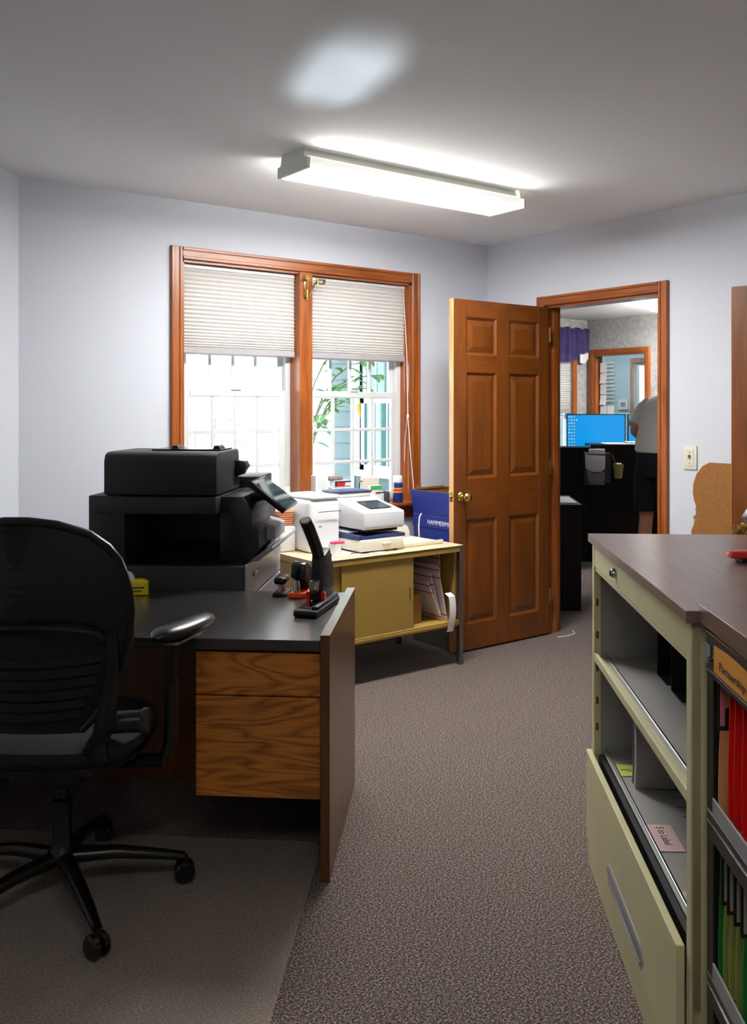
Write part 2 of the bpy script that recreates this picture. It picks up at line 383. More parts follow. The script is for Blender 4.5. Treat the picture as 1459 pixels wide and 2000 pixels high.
def pleated(label, x0, x1, zb, zt, y, n=21, depth=.022, group=None, axis='x'):
    t = thing('pleated_shade', label, 'window shade', (x0, y, zb), group=group)
    pts_f, pts_b = [], []
    zs = [zb + .035]; 
    for i in range(n): zs.append(0)
    # pleats tighten towards the bottom
    ws = [.55 + .45 * min(1, i / (n * .45)) for i in range(n)]; tot = sum(ws); h = zt - .02 - (zb + .035); z = zb + .035; zz = [z]
    for w in ws: z += h * w / tot; zz.append(z)
    m = MB(); prof = []
    for i in range(n):
        prof.append((y, zz[i])); prof.append((y - depth * .5, (zz[i] + zz[i + 1]) / 2))
    prof.append((y, zz[n]))
    def fn(u, v): 
        k = int(round(v * (len(prof) - 1))); p = prof[k]; return (x0 + (x1 - x0) * u, p[0], p[1])
    def fb(u, v):
        k = int(round(v * (len(prof) - 1))); p = prof[k]; return (x0 + (x1 - x0) * u, 2 * y + .004 - p[0], p[1])
    m.sheet(fn, 1, len(prof) - 1).sheet(fb, 1, len(prof) - 1).build('pleats', SHADE, t, smooth=False)
    MB().box(x0, x1, y - .014, y + .014, zb, zb + .036, .004, 1).build('bottom_rail', RAILM, t)
    MB().box(x0, x1, y - .012, y + .012, zt - .022, zt, .003, 1).build('head_rail', VINYL, t)
    for xx in (x0 + .09, x1 - .09):
        mm = MB()
        for i in range(n): mm.ball((xx, y - depth * .5 - .001, (zz[i] + zz[i + 1]) / 2), .0022, .0022, .003, 6)
        o = mm.build('cord_holes', PAPER, t); o['kind'] = 'stuff'
    return t
pleated('white pleated shade half lowered over the left window', WX0 + .016, WM0 - .003, 1.700, WZ1 - .014, YB + .045)
pleated('white pleated shade half lowered over the right window', WM1 + .003, WX1 - .018, 1.700, WZ1 - .014, YB + .045)
t = thing('blind_cord', 'thin white blind cord with a tassel hanging beside the right window', 'cord', (3.575, YB - .03, WZ0))
MB().tube([(3.578, YB + .02, 2.16), (3.578, YB - .015, 1.75), (3.574, YB - .03, 1.36), (3.578, YB - .055, 1.1), (3.588, YB - .082, .84), (3.590, YB - .085, .72)], .0022, 6).build('cord', PAPER, t)
MB().tube([(3.570, YB - .03, 1.36), (3.560, YB - .02, 1.2), (3.555, YB - .02, 1.08)], .0012, 6).build('cord', PAPER, t)
MB().lathe([(.002, .014), (.006, .008), (.007, -.006), (.003, -.012)], (3.574, YB - .03, 1.36), 10).build('tassel', PAPER, t)
# brass door-holder arm on the mullion
t = thing('brass_swing_bracket', 'polished brass folding bracket screwed to the top of the window mullion', 'bracket', (2.84, YB - .014, 2.05))
MB().box(2.818, 2.834, YB - .022, YB - .014, 2.045, 2.175, .003, 2).build('back_plate', BRASS, t)
MB().cyl((2.826, YB - .052, 2.150), (2.826, YB - .018, 2.150), .014).ball((2.826, YB - .030, 2.163), .012, .012, .012, 12).build('upper_boss', BRASS, t)
MB().cyl((2.832, YB - .03, 2.040), (2.832, YB - .03, 2.085), .011).ball((2.832, YB - .03, 2.032), .005, .005, .008, 8).build('lower_boss', BRASS, t)
MB().tube([(2.838, YB - .035, 2.055), (2.858, YB - .045, 2.095), (2.873, YB - .055, 2.125), (2.885, YB - .06, 2.138)], [(.009, .006)] * 4, 10).build('arm', BRASS, t)
MB().box(2.882, 2.934, YB - .068, YB - .052, 2.142, 2.150, .002, 1).box(2.882, 2.930, YB - .068, YB - .052, 2.118, 2.126, .002, 1).box(2.924, 2.936, YB - .068, YB - .052, 2.128, 2.150, .002, 1).cyl((2.885, YB - .06, 2.116), (2.885, YB - .06, 2.152), .008).build('catch', BRASS, t)

# ------------------------------------------------------------------ doorway: casing, jamb, open door leaf
t = thing('trim_3', 'stained oak casing around the open doorway', 'door casing', (XR, DY0, 0), kind='structure')
def ystrip(name, y0, y1, z0, z1, along):
    m = MB(); m.box(XR - .014, XR, y0, y1, z0, z1, .002, 1)
    if along == 'z':
        w = y1 - y0; m.box(XR - .022, XR - .012, y0 + w * .02, y0 + w * .28, z0, z1, .003, 1).box(XR - .020, XR - .012, y0 + w * .72, y0 + w * .98, z0, z1, .003, 1)
    else:
        w = z1 - z0; m.box(XR - .022, XR - .012, y0, y1, z1 - w * .28, z1 - w * .02, .003, 1).box(XR - .020, XR - .012, y0, y1, z0 + w * .02, z0 + w * .28, .003, 1)
    return m.build(name, OAK_V if along == 'z' else OAK_Y, t)
ystrip('side_casing', DY0 - .062, DY0, 0, DZ + .062, 'z'); ystrip('side_casing', DY1, DY1 + .062, 0, DZ + .062, 'z'); ystrip('head_casing', DY0, DY1, DZ, DZ + .062, 'y')
MB().box(XR, XR + .12, DY0 - .001, DY0 + .014, 0, DZ).box(XR + .05, XR + .09, DY0 + .012, DY0 + .024, 0, DZ).build('jamb', OAK_V, t)
MB().box(XR, XR + .12, DY1 - .014, DY1 + .001, 0, DZ).box(XR + .05, XR + .09, DY1 - .024, DY1 - .012, 0, DZ).build('jamb', OAK_V, t)
MB().box(XR, XR + .12, DY0, DY1, DZ - .014, DZ).build('head_jamb', OAK_Y, t)

def door_leaf(name, label, hinge, rotz, L=.79, H=2.035, th=.038, knobz=.90, ncols=((.09, .343), (.45, .69)), rows=((.16, .765), (1.0, 1.615), (1.716, 1.935))):
    t = thing(name, label, 'door', (0, 0, 0), kind='structure'); t.location = hinge; t.rotation_euler = (0, 0, rotz)
    z0 = .012; xs = [0, ncols[0][0], ncols[0][1], ncols[1][0], ncols[1][1], L]
    for a, b in ((xs[0], xs[1]), (xs[2], xs[3]), (xs[4], xs[5])):
        q = (.001 if a > 0 and b < L else 0)
        MB().box(a, b, q, th - q, z0, H, .0015, 1).build('stile', DOORW, t)
    zs = [z0] + [z for r in rows for z in r] + [H]
    for i in range(0, len(zs), 2):
        for a, b in ncols: MB().box(a, b, .0005, th - .0005, zs[i], zs[i + 1]).build('rail', DOORH, t, smooth=False)
    for (a, b) in ncols:
        for (c, d) in rows:
            m = MB()
            for sgn, yf in ((1, 0), (-1, th)):
                y = lambda k: yf + sgn * k
                k0, k1, k2, k3 = 0, .012, .014, .055
                def ring(i, yy): return [(a + i, yy, c + i), (b - i, yy, c + i), (b - i, yy, d - i), (a + i, yy, d - i)]
                P = ring(0, y(.0005)) + ring(.010, y(.009)) + ring(.016, y(.012)) + ring(.050, y(.004)) + ring(.052, y(.004))
                F = []
                for r in range(4):
                    for k in range(4): F.append([r * 4 + k, r * 4 + (k + 1) % 4, (r + 1) * 4 + (k + 1) % 4, (r + 1) * 4 + k])
                F.append([16, 17, 18, 19]); m.poly(P, F)
            bmesh.ops.recalc_face_normals(m.bm, faces=m.bm.faces[:])
            m.build('raised_panel', DOORW, t, smooth=False)
    MB().box(L, L + .0012, .001, th - .001, z0, H).build('edge_strip', DOOREDGE, t, smooth=False)
    lp = MB().box(L + .001, L + .003, .007, th - .007, knobz - .028, knobz + .028, .0005, 1).build('latch_plate', BRASS, t)
    MB().box(L + .002, L + .012, .013, th - .013, knobz - .008, knobz + .008, .003, 1).build('latch_bolt', BRASS, lp)
    for sg, y0 in ((-1, 0), (1, th)):
        kx = L - .060
        k = MB().lathe([(.031, 0), (.031, sg * .003), (.026, sg * .009), (.014, sg * .012), (.012, sg * .034), (.017, sg * .040), (.027, sg * .048), (.028, sg * .058), (.022, sg * .066), (.008, sg * .068)], (kx, y0, knobz), 24, 'y').build('door_knob', BRASS, t)
    for hz in (.2, 1.0, 1.82):
        MB().cyl((-.006, -.004, hz), (-.006, -.004, hz + .09), .006, n=10).build('hinge', BRASS, t)
    return t
# the leaf lies along -X from the hinge; +x local = away from hinge, local -y = side facing away
d1 = door_leaf('door_1', 'six-panel oak door standing open at a right angle to the doorway', (4.275, 3.885, 0), 0)
d1.scale = (-1, 1, 1)
d2 = door_leaf('door_2', 'oak door standing open at the right edge behind the filing cabinets', (4.15, 1.69, 0), R(97.2), L=.80, H=1.99, knobz=.83, ncols=((.11, .35), (.45, .69)))
d2.scale = (1, 1, 1)
t = thing('cable', 'thin white cable lying on the carpet at the foot of the doorway', 'cable', (4.3, 3.85, 0))
MB().tube([(4.262, 3.80, .004), (4.33, 3.78, .004), (4.42, 3.80, .004), (4.47, 3.86, .004)], .0035, 6).build('wire', PAPER, t)

# ------------------------------------------------------------------ light switch, cardboard cutout
t = thing('light_switch', 'white toggle light switch plate on the wall right of the doorway', 'light switch', (XR, 2.89, 1.08))
MB().box(XR - .008, XR, 2.848, 2.930, 1.078, 1.208, .004, 2).build('plate', IVORY, t)
MB().box(XR - .011, XR - .007, 2.866, 2.912, 1.10, 1.186, .002, 1).build('inner_frame', IVORY, t)
MB().box(XR - .024, XR - .010, 2.884, 2.894, 1.138, 1.156, .002, 1, rot=('Y', 20, (XR - .01, 2.889, 1.145))).build('toggle', mat('toggle_brown', S(120, 112, 84), .4), t)
for zz in (1.114, 1.172): MB().cyl((XR - .0125, 2.889, zz), (XR - .010, 2.889, zz), .003, n=10).build('screw', STEEL, t)
t = thing('cardboard_cutout', 'back of a brown cardboard cutout standing between the light switch and the right door', 'cardboard cutout', (4.19, 2.62, 0))
half = [(.0, 1.128), (.075, 1.128), (.115, 1.108), (.150, 1.065), (.168, 1.015), (.171, .965), (.163, .925), (.152, .900), (.156, .882), (.152, .866), (.154, .852), (.166, .848), (.168, .836), (.162, .826), (.166, .80), (.178, .775), (.182, .74), (.20, .60), (.21, .40), (.19, .2), (.20, 0)]
out = [(2.635 + a, z) for a, z in half] + [(2.635 - a, z) for a, z in half[::-1][:-1]]
MB().prism(out, 'x', 4.185, 4.189).build('board', CARD, t, smooth=False)
MB().prism([(4.19, 0), (4.26, 0), (4.19, .6)], 'y', 2.63, 2.634).build('easel_strut', CARD, t, smooth=False)

# ------------------------------------------------------------------ ceiling light
EM = mat('lit_diffuser', (1, .985, .95, 1), .5, emit=34)
FIX = mat('fixture_enamel', S(222, 224, 212), .45)
ECAP = mat('backlit_end_cap', S(250, 246, 225), .5, emit=.55)
def wraparound(label, LX0, LX1, LYa, LYb, EM, EMS):
    t = thing('ceiling_light', label, 'ceiling light', ((LX0 + LX1) / 2, (LYa + LYb) / 2, ZC))
    MB().prism([(LYa + .045, ZC), (LYa + .035, ZC - .035), (LYb - .035, ZC - .035), (LYb - .045, ZC)], 'x', LX0 + .01, LX1 - .01).build('housing', FIX, t, smooth=False)
    MB().prism([(LYa + .02, ZC - .036), (LYa + .004, ZC - .05), (LYa + .003, ZC - .076), (LYb - .003, ZC - .076), (LYb - .004, ZC - .05), (LYb - .02, ZC - .036)], 'x', LX0 + .012, LX1 - .012).build('diffuser_side', EMS, t, smooth=False)
    MB().box(LX0 + .013, LX1 - .013, LYa + .002, LYb - .002, ZC - .093, ZC - .0765, .004, 2).build('diffuser', EM, t, smooth=False)
    capo = [(LYa + .035, ZC), (LYa + .025, ZC - .045), (LYa, ZC - .048), (LYa, ZC - .094), (LYb, ZC - .094), (LYb, ZC - .048), (LYb - .025, ZC - .045), (LYb - .035, ZC)]
    MB().prism(capo, 'x', LX0 - .002, LX0 + .012).build('end_cap', FIX, t, smooth=False)
    MB().prism(capo, 'x', LX1 - .012, LX1 + .002).build('end_cap', ECAP, t, smooth=False)
wraparound('long fluorescent wraparound ceiling light with a glowing white diffuser', 2.055, 3.335, 3.195, 3.435, EM, mat('diffuser_edge', (.9, .87, .85, 1), .5, emit=.25))
wraparound('second fluorescent ceiling light, above and behind the camera', -.5, .78, .05, .29, mat('dim_diffuser', (1, .96, .88, 1), .5, emit=8), mat('dim_diffuser_edge', (1, .96, .88, 1), .5, emit=.3))

# ------------------------------------------------------------------ credenza (in room axes)
t = thing('credenza', 'tan metal credenza with sliding doors and chrome legs under the window', 'cabinet', (2.45, 3.72, 0))
CX0, CX1, CY0, CY1, CT = 2.45, 3.41, 3.72, 4.29, .656
MB().box(CX0, CX1, CY0, CY1, CT - .006, CT, .002, 1).build('worktop', TANTOP, t)
MB().box(CX0, CX1, CY0, CY1, CT - .036, CT - .007, .002, 1).build('top_frame', TAN, t)
MB().box(CX0, CX1 - .03, CY0 - .002, CY0 + .006, CT - .010, CT - .002, .001, 1).build('edge_trim', STEEL, t)
for lx in (CX0 + .002, CX1 - .03):
    for ly in (CY0 - .001, CY1 - .03): MB().box(lx, lx + .028, ly, ly + .028, 0, CT - (.001 if ly < 4 else .037), .002, 1).build('leg', STEEL, t)
MB().box(CX0 + .012, CX0 + .022, CY0 + .03, CY1 - .02, .22, CT - .037).build('side_panel', TAN, t, smooth=False)
MB().box(CX1 - .044, CX1 - .034, CY0 + .03, CY1 - .02, .22, CT - .037).build('side_panel', TAN, t, smooth=False)
MB().box(CX0 + .02, CX1 - .044, CY1 - .04, CY1 - .03, .24, CT - .037).build('back_panel', TAN, t, smooth=False)
MB().box(CX0 + .02, CX1 - .032, CY0 + .004, CY1 - .03, .215, .245, .002, 1).box(CX0 + .02, CX1 - .032, CY0 + .001, CY0 + .006, .222, .234, .001, 1).build('bottom_shelf', TAN, t)
MB().box(3.045, 3.055, CY0 + .04, CY1 - .04, .245, CT - .037).build('divider', TAN, t, smooth=False)
dd = MB().box(2.60, 3.062, CY0 + .010, CY0 + .020, .246, CT - .037, .001, 1).build('sliding_door', TAN, t)
MB().box(3.034, 3.042, CY0 + .006, CY0 + .011, .395, .465, .002, 1).build('pull', STEEL, dd)
MB().box(CX0 + .024, 2.66, CY0 + .024, CY0 + .034, .246, CT - .037, .001, 1).build('sliding_door', TAN, t)
# contents: cardboard envelopes and a brown box
REDP = mat('red_print', S(190, 38, 44), .6)
ENV = mat('envelope_white', S(232, 222, 224), .65)
for i, (xb, tilt, y0, h, dy, lab) in enumerate((
        (3.352, -1, 3.85, .35, .33, 'white and red mailing envelope standing upright against the credenza side'),
        (3.332, -13, 3.77, .31, .34, 'white and red mailing envelope leaning with its top edge highest of the tilted ones'),
        (3.314, -17, 3.80, .275, .34, 'white and red mailing envelope in the middle of the leaning stack'),
        (3.296, -25, 3.77, .245, .33, 'white and red mailing envelope tilted furthest with a thick white front edge'),
        (3.20, -4, 3.98, .24, .24, 'white and red mailing envelope at the back beside the brown box'))):
    e = thing('mailing_envelope', lab, 'envelope', (xb, y0, .247), group='mailing envelopes in the credenza')
    e.rotation_euler = (0, R(tilt), 0)
    MB().box(xb, xb + .007, y0, y0 + dy, .247, .247 + h, .002, 1).build('sleeve', ENV, e)
    for k, zz in enumerate((.02, h - .03, h - .075)):
        MB().box(xb - .0006, xb + .0076, y0 - .0006, y0 + dy * .98, .247 + zz, .247 + zz + .006).build('red_stripe', REDP, e, smooth=False)
t = thing('small_brown_box', 'small brown cardboard box behind the credenza door', 'box', (3.09, 3.80, .246))
MB().box(3.07, 3.175, 3.80, 3.98, .246, .40, .002, 1).build('carton', CARD, t)
t = thing('paper_strip', 'white paper strip hanging over the front of the open credenza', 'paper', (3.30, 3.71, .2))
MB().sheet(lambda u, v: (3.28 + .045 * u + .012 * math.sin(v * 2.2), 3.712 - .012 * math.sin(v * 3.1) + (.03 * max(0, v - .93) / .07), .195 + .205 * v), 2, 14, .0008).build('strip', PAPER, t)

# ------------------------------------------------------------------ on the credenza
Zc = CT + .001
t = thing('label_printer', 'boxy white printer at the left end of the credenza', 'printer', (2.58, 3.93, Zc))
MB().box(2.556, 2.752, 3.96, 4.27, Zc, .93, .022, 4).build('case', WHITE, t)
MB().box(2.57, 2.75, 3.955, 4.255, .931, .95, .009, 3).build('lid', WHITE, t)
MB().box(2.60, 2.74, 3.937, 3.941, .868, .871).build('paper_slot', BLACK, t, smooth=False)
MB().box(2.60, 2.62, 3.935, 3.94, .79, .80, .002, 1).build('button', COPLIGHT, t)
t = thing('kraft_envelope_stack', 'stack of reddish brown envelopes between the copier and the white printer', 'envelopes', (2.47, 4.06, Zc))
KR = mat('kraft_brown', S(196, 122, 84), .7)
MB().box(2.455, 2.55, 4.08, 4.25, Zc, .79, .01, 2).build('white_base_box', WHITE, t)
for k in range(7):
    MB().box(2.458 + random.uniform(0, .006), 2.546 + random.uniform(-.006, .004), 4.09, 4.235, .792 + k * .011, .8015 + k * .011, .003, 1).build('kraft_envelope', KR, t)
t = thing('shipping_scale', 'wide ivory scale base with navy tray edge under the white meter', 'postage scale', (2.77, 3.79, Zc))
MB().prism([(2.755, Zc + .008), (3.045, Zc + .008), (3.04, .725), (2.76, .725)], 'y', 3.785, 4.20, .008).build('case', IVORY, t)
MB().prism([(2.757, .726), (3.065, .726), (3.06, .745), (2.93, .748), (2.80, .742), (2.765, .752), (2.757, .745)], 'y', 3.80, 4.24, .003).build('tray', NAVY, t)
MB().box(2.90, 2.95, 3.775, 3.788, .695, .706, .004, 2).build('release_catch', IVORY, t)
for fx in (2.78, 3.0):
    for fy in (3.81, 4.15): MB().cyl((fx, fy, Zc), (fx, fy, Zc + .012), .012, n=12).build('foot', BLACK, t)
MB().box(2.765, 2.825, 3.90, 4.12, .753, .756, .001, 1).build('white_insert', WHITE, t)
t = thing('postage_meter', 'white postage meter with sloping display and navy lid on the ivory base', 'postage meter', (2.78, 3.80, .765))
MB().box(2.83, 3.03, 3.83, 4.16, .758, .776).build('underside', BLACK, t, smooth=False)
MB().prism([(3.79, .785), (3.80, .775), (4.20, .775), (4.20, .925), (4.04, .925), (4.02, .912), (3.795, .866), (3.79, .86)], 'x', 2.785, 3.05, .008).build('case', WHITE, t)
MB().box(2.80, 3.01, 4.035, 4.20, .926, .946, .004, 2).build('head', IVORY, t)
MB().box(2.795, 3.015, 4.03, 4.205, .947, .957, .004, 2).build('lid', NAVY, t)
ang = math.atan2(.912 - .866, 4.02 - 3.795)
SCR = mat('dark_display', S(40, 52, 60), .12, noise=.2, nscale=20)
MB().box(2.86, 3.00, 3.84, 3.97, .870, .874, .001, 1, rot=('X', math.degrees(ang), (2.9, 3.795, .868))).build('display', SCR, t)
t = thing('document_tray', 'open ivory paper tray to the right of the postage meter', 'paper tray', (3.08, 3.83, Zc))
MB().box(3.07, 3.355, 3.83, 4.12, Zc, Zc + .008, .002, 1).box(3.07, 3.355, 3.825, 3.835, Zc, Zc + .022, .003, 1).build('tray_floor', IVORY, t)
MB().prism([(3.07, Zc), (3.07, .762), (3.085, .775), (3.155, .778), (3.172, .765), (3.178, .742), (3.30, .738), (3.325, .724), (3.335, .70), (3.338, Zc)], 'y', 4.10, 4.112, .002).build('back_guide', IVORY, t)
t = thing('paper_cup', 'small white cup with a pink lid on the credenza behind the stapler', 'cup', (2.648, 3.90, Zc))
MB().lathe([(.030, 0), (.034, .055), (.033, .056)], (2.648, 3.86, Zc), 20).build('cup', WHITE, t)
MB().box(2.62, 2.69, 3.83, 3.87, Zc + .057, Zc + .068, .004, 2).build('lid', mat('pink', S(225, 60, 110), .5), t)
MB().box(2.676, 2.684, 3.85, 3.872, Zc + .012, Zc + .045, .002, 1).build('sticker', mat('lime', S(180, 200, 50), .5), t)
for (x, y, ww, hh, rz, nm, lab, mm) in ((2.56, 3.80, .21, .14, 6, 'printed_sheet', 'loose white sheet under the cup on the credenza', PAPER), (2.72, 3.765, .19, .08, -3, 'printed_sheet', 'white printed card in front of the postage scale', PAPER), (2.62, 3.755, .075, .05, 10, 'sticky_note', 'yellow sticky note on the credenza edge', mat('note_yellow', S(245, 238, 150), .7))):
    e = thing(nm, lab, 'paper', (x, y, Zc + (0.001 if mm is PAPER else .002))); e.rotation_euler = (0, 0, R(rz))
    MB().box(x, x + ww, y, y + hh, Zc + .0005, Zc + .0012).build('sheet', mm, e, smooth=False)
    if nm == 'printed_sheet' and ww < .2: MB().box(x + .05, x + .10, y + .02, y + .045, Zc + .0012, Zc + .0017).build('printed_patch', mat('print_grey', S(110, 110, 120), .7), e, smooth=False)

# ------------------------------------------------------------------ on the window sill
Zs = WZ0 + .001
t = thing('spray_can', 'blue aerosol can with a white cap on the right end of the window sill', 'spray can', (3.487, 4.40, Zs))
cx, cy = 3.487, 4.40
MB().lathe([(.030, 0), (.031, .004), (.031, .115), (.029, .119), (.024, .123)], (cx, cy, Zs), 24).build('can', mat('can_blue', S(28, 56, 120), .25, .3), t)
MB().lathe([(.026, .121), (.028, .126), (.028, .158), (.025, .164), (.004, .165)], (cx, cy, Zs), 24).build('cap', WHITE, t)
MB().lathe([(.0313, .060), (.0316, .064), (.0316, .086), (.0313, .090)], (cx, cy, Zs), 24).build('label_band', mat('can_orange', S(226, 150, 60), .4), t)
MB().lathe([(.0316, .070), (.0319, .071), (.0319, .080), (.0316, .081)], (cx, cy, Zs), 24).build('label_stripe', mat('can_red', S(200, 50, 30), .4), t)
t = thing('white_carton', 'tall white carton on the sill beside the mullion', 'carton', (2.91, 4.39, Zs))
MB().box(2.868, 2.955, 4.375, 4.43, Zs, 1.022, .003, 1).build('carton', WHITE, t)
for k in range(4): MB().box(2.885, 2.94, 4.3738, 4.3752, .985 - k * .012, .987 - k * .012).build('print_line', mat('pale_print', S(190, 195, 200), .7), t, smooth=False)
t = thing('wire_letter_tray', 'black wire letter tray holding boxes on the sill right of the mullion', 'letter tray', (2.99, 4.38, Zs))
for zz in (.86, .925): MB().tube([(2.98, 4.375, zz - .02), (3.10, 4.375, zz), (3.12, 4.375, zz + .004), (3.12, 4.375, .835), (3.12, 4.43, .835)], .0025, 6).build('wire_rail', BLACKM, t)
MB().box(2.975, 3.125, 4.37, 4.43, Zs, Zs + .006, .002, 1).build('tray_base', BLACKM, t)
t = thing('white_box', 'flat white box in the wire tray under the black and red box', 'box', (3.0, 4.38, .84))
MB().box(2.985, 3.115, 4.382, 4.43, .838, .950, .002, 1).build('carton', WHITE, t)
t = thing('marker_box', 'small black white and red printed box on top of the white box', 'box', (3.0, 4.38, .951))
MB().box(3.00, 3.12, 4.378, 4.43, .951, .985, .002, 1).build('carton', WHITE, t)
MB().box(3.018, 3.075, 4.3765, 4.379, .955, .974).build('red_panel', RED, t, smooth=False)
MB().box(3.003, 3.018, 4.3765, 4.379, .953, .983).box(3.018, 3.118, 4.3765, 4.379, .975, .983).build('black_panel', INK, t, smooth=False)
t = thing('sunglasses_case', 'grey rounded case lying on the printed box on the sill', 'case', (2.99, 4.40, .986))
MB().box(2.965, 3.07, 4.385, 4.43, .9865, 1.012, .010, 3).build('case', mat('warm_grey', S(140, 132, 122), .5), t)
t = thing('wire_file_basket', 'black wire basket holding papers in front of the right window', 'basket', (3.18, 4.38, Zs))
for pts in ([(3.175, 4.375, .835), (3.175, 4.375, .965), (3.185, 4.375, .975), (3.20, 4.375, .975)], [(3.30, 4.375, .90), (3.39, 4.375, .90), (3.40, 4.375, .89), (3.40, 4.375, .835)], [(3.175, 4.375, .838), (3.40, 4.375, .838)], [(3.40, 4.375, .90), (3.40, 4.43, .90)]):
    MB().tube(pts, .0035, 6).build('wire', BLACKM, t)
MB().box(3.36, 3.398, 4.374, 4.376, .84, .895).build('mesh_panel', mat('mesh_grey', S(70, 70, 72), .6), t, smooth=False)
MB().box(3.175, 3.40, 4.37, 4.43, Zs, Zs + .004, .001, 1).build('base', BLACKM, t)
t = thing('upright_papers', 'off-white papers standing in the wire basket', 'papers', (3.2, 4.39, .84))
MB().box(3.195, 3.325, 4.385, 4.40, .838, .992, .001, 1, rot=('Y', 3, (3.2, 4.39, .84))).build('paper_sheaf', mat('offwhite_paper', S(222, 218, 200), .7), t)
MB().box(3.215, 3.315, 4.403, 4.415, .838, 1.0, .001, 1).build('paper_sheaf', PAPER, t)
t = thing('green_packet', 'white and green paper packet leaning in the wire basket', 'packet', (3.25, 4.38, .84))
MB().box(3.235, 3.345, 4.3775, 4.382, .838, .945, .001, 1).build('packet', PAPER, t)
MB().box(3.262, 3.345, 4.376, 4.3785, .918, .942, .0005, 1).build('green_band', mat('green_print', S(60, 170, 90), .6), t)
t = thing('small_white_bottle', 'small white bottle on the sill left of the mullion', 'bottle', (2.69, 4.40, Zs))
MB().lathe([(.022, 0), (.024, .004), (.024, .075), (.018, .084), (.011, .088), (.011, .094)], (2.71, 4.42, Zs), 20).build('bottle', WHITE, t)
MB().lathe([(.014, .092), (.014, .13), (.012, .132)], (2.71, 4.42, Zs), 16).build('cap', IVORY, t)

# ------------------------------------------------------------------ blue copy-paper boxes behind the door
GREYC = mat('grey_carton', S(120, 112, 104), .8)
for i, (z0, z1, lab) in enumerate(((0, .258, 'plain grey paper box on the floor, lowest of the stack behind the door'), (.259, .515, 'blue printed paper box second from the floor behind the door'), (.516, .770, 'blue printed paper box under the open one, its white lettering upright'))):
    j = (i % 2) * .008
    t = thing('paper_box', lab, 'box', (3.48, 4.02, z0), group='copy-paper boxes behind the door')
    bm_ = GREYC if i == 0 else BLUEBOX
    MB().box(3.53 + j, 3.80 + j, 3.938, 4.30, z0, z1, .003, 1).build('carton', bm_, t)
    MB().box(3.526 + j, 3.804 + j, 3.934, 4.304, z1 - .075, z1 + .0, .003, 1).build('lid', bm_, t)
    if i: text('HAMMERMILL', 'lettering', PAPER, t, (3.5255 + j, 4.165, z1 - .052), (0, -1, 0), (0, 0, 1), .038, .0006)
t = thing('open_paper_box', 'open blue printed paper box on top of the stack, its lettering upside down', 'box', (3.48, 4.02, .772))
def flare(x0, x1, y0, y1, z0, z1, e, th):
    m = MB()
    for (p, q, p2, q2) in (((x0, y0), (x1, y0), (x0 - e, y0 - e), (x1 + e, y0 - e)), ((x1, y0), (x1, y1), (x1 + e, y0 - e), (x1 + e, y1 + e * .2)), ((x1, y1), (x0, y1), (x1 + e, y1 + e * .2), (x0 - e, y1 + e * .2)), ((x0, y1), (x0, y0), (x0 - e, y1 + e * .2), (x0 - e, y0 - e))):
        m.sheet(lambda u, v, p=p, q=q, p2=p2, q2=q2: ((p[0] + (q[0] - p[0]) * u) * (1 - v) + (p2[0] + (q2[0] - p2[0]) * u) * v, (p[1] + (q[1] - p[1]) * u) * (1 - v) + (p2[1] + (q2[1] - p2[1]) * u) * v, z0 + (z1 - z0) * v), 1, 1, th)
    return m
flare(3.53, 3.80, 3.955, 4.30, .772, .915, .022, .002).build('carton', BLUEBOX, t)
flare(3.534, 3.796, 3.959, 4.296, .774, .918, .020, .001).build('carton_inside', CARD, t)
MB().box(3.533, 3.797, 3.958, 4.297, .772, .776).build('carton_bottom', CARD, t, smooth=False)
MB().prism([(3.54, .915), (3.555, .945), (3.57, .93), (3.60, .925), (3.76, .928), (3.79, .915)], 'y', 4.290, 4.293).build('torn_flap', CARD, t, smooth=False)
text('HAMMERMILL', 'lettering', PAPER, t, (3.5195, 3.955, .860), (0, 1, 0), (.13, 0, -1), .038, .0012)
t = thing('white_cable_end', 'thin pale cable rising behind the paper tray', 'cable', (3.385, 4.05, Zc))
MB().tube([(3.375, 4.06, Zc + .002), (3.372, 4.06, .73), (3.378, 4.06, .78), (3.392, 4.06, .80)], .004, 6).build('wire', IVORY, t)

# ------------------------------------------------------------------ front desk (turned 4.7 degrees)
A = 4.7
t = thing('desk', 'dark oak desk with black top and drawer pedestal in the middle of the room', 'desk', (-.35, 2.677, 0), A)
DT = .715
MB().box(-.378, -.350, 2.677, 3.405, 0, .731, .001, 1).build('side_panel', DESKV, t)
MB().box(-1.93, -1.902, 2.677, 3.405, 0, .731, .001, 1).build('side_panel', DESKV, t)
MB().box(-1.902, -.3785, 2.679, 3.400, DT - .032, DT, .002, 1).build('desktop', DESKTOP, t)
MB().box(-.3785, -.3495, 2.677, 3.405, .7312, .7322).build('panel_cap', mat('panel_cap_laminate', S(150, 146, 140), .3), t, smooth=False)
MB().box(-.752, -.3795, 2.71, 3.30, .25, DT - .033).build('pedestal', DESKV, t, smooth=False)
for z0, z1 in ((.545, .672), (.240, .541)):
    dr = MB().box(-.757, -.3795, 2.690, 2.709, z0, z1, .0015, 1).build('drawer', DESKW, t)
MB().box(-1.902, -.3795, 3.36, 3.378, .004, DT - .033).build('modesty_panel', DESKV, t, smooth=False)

DESKTOP.node_tree.nodes['Principled BSDF'].inputs['Coat Weight'].default_value = 1.0
DESKTOP.node_tree.nodes['Principled BSDF'].inputs['Coat Roughness'].default_value = .28
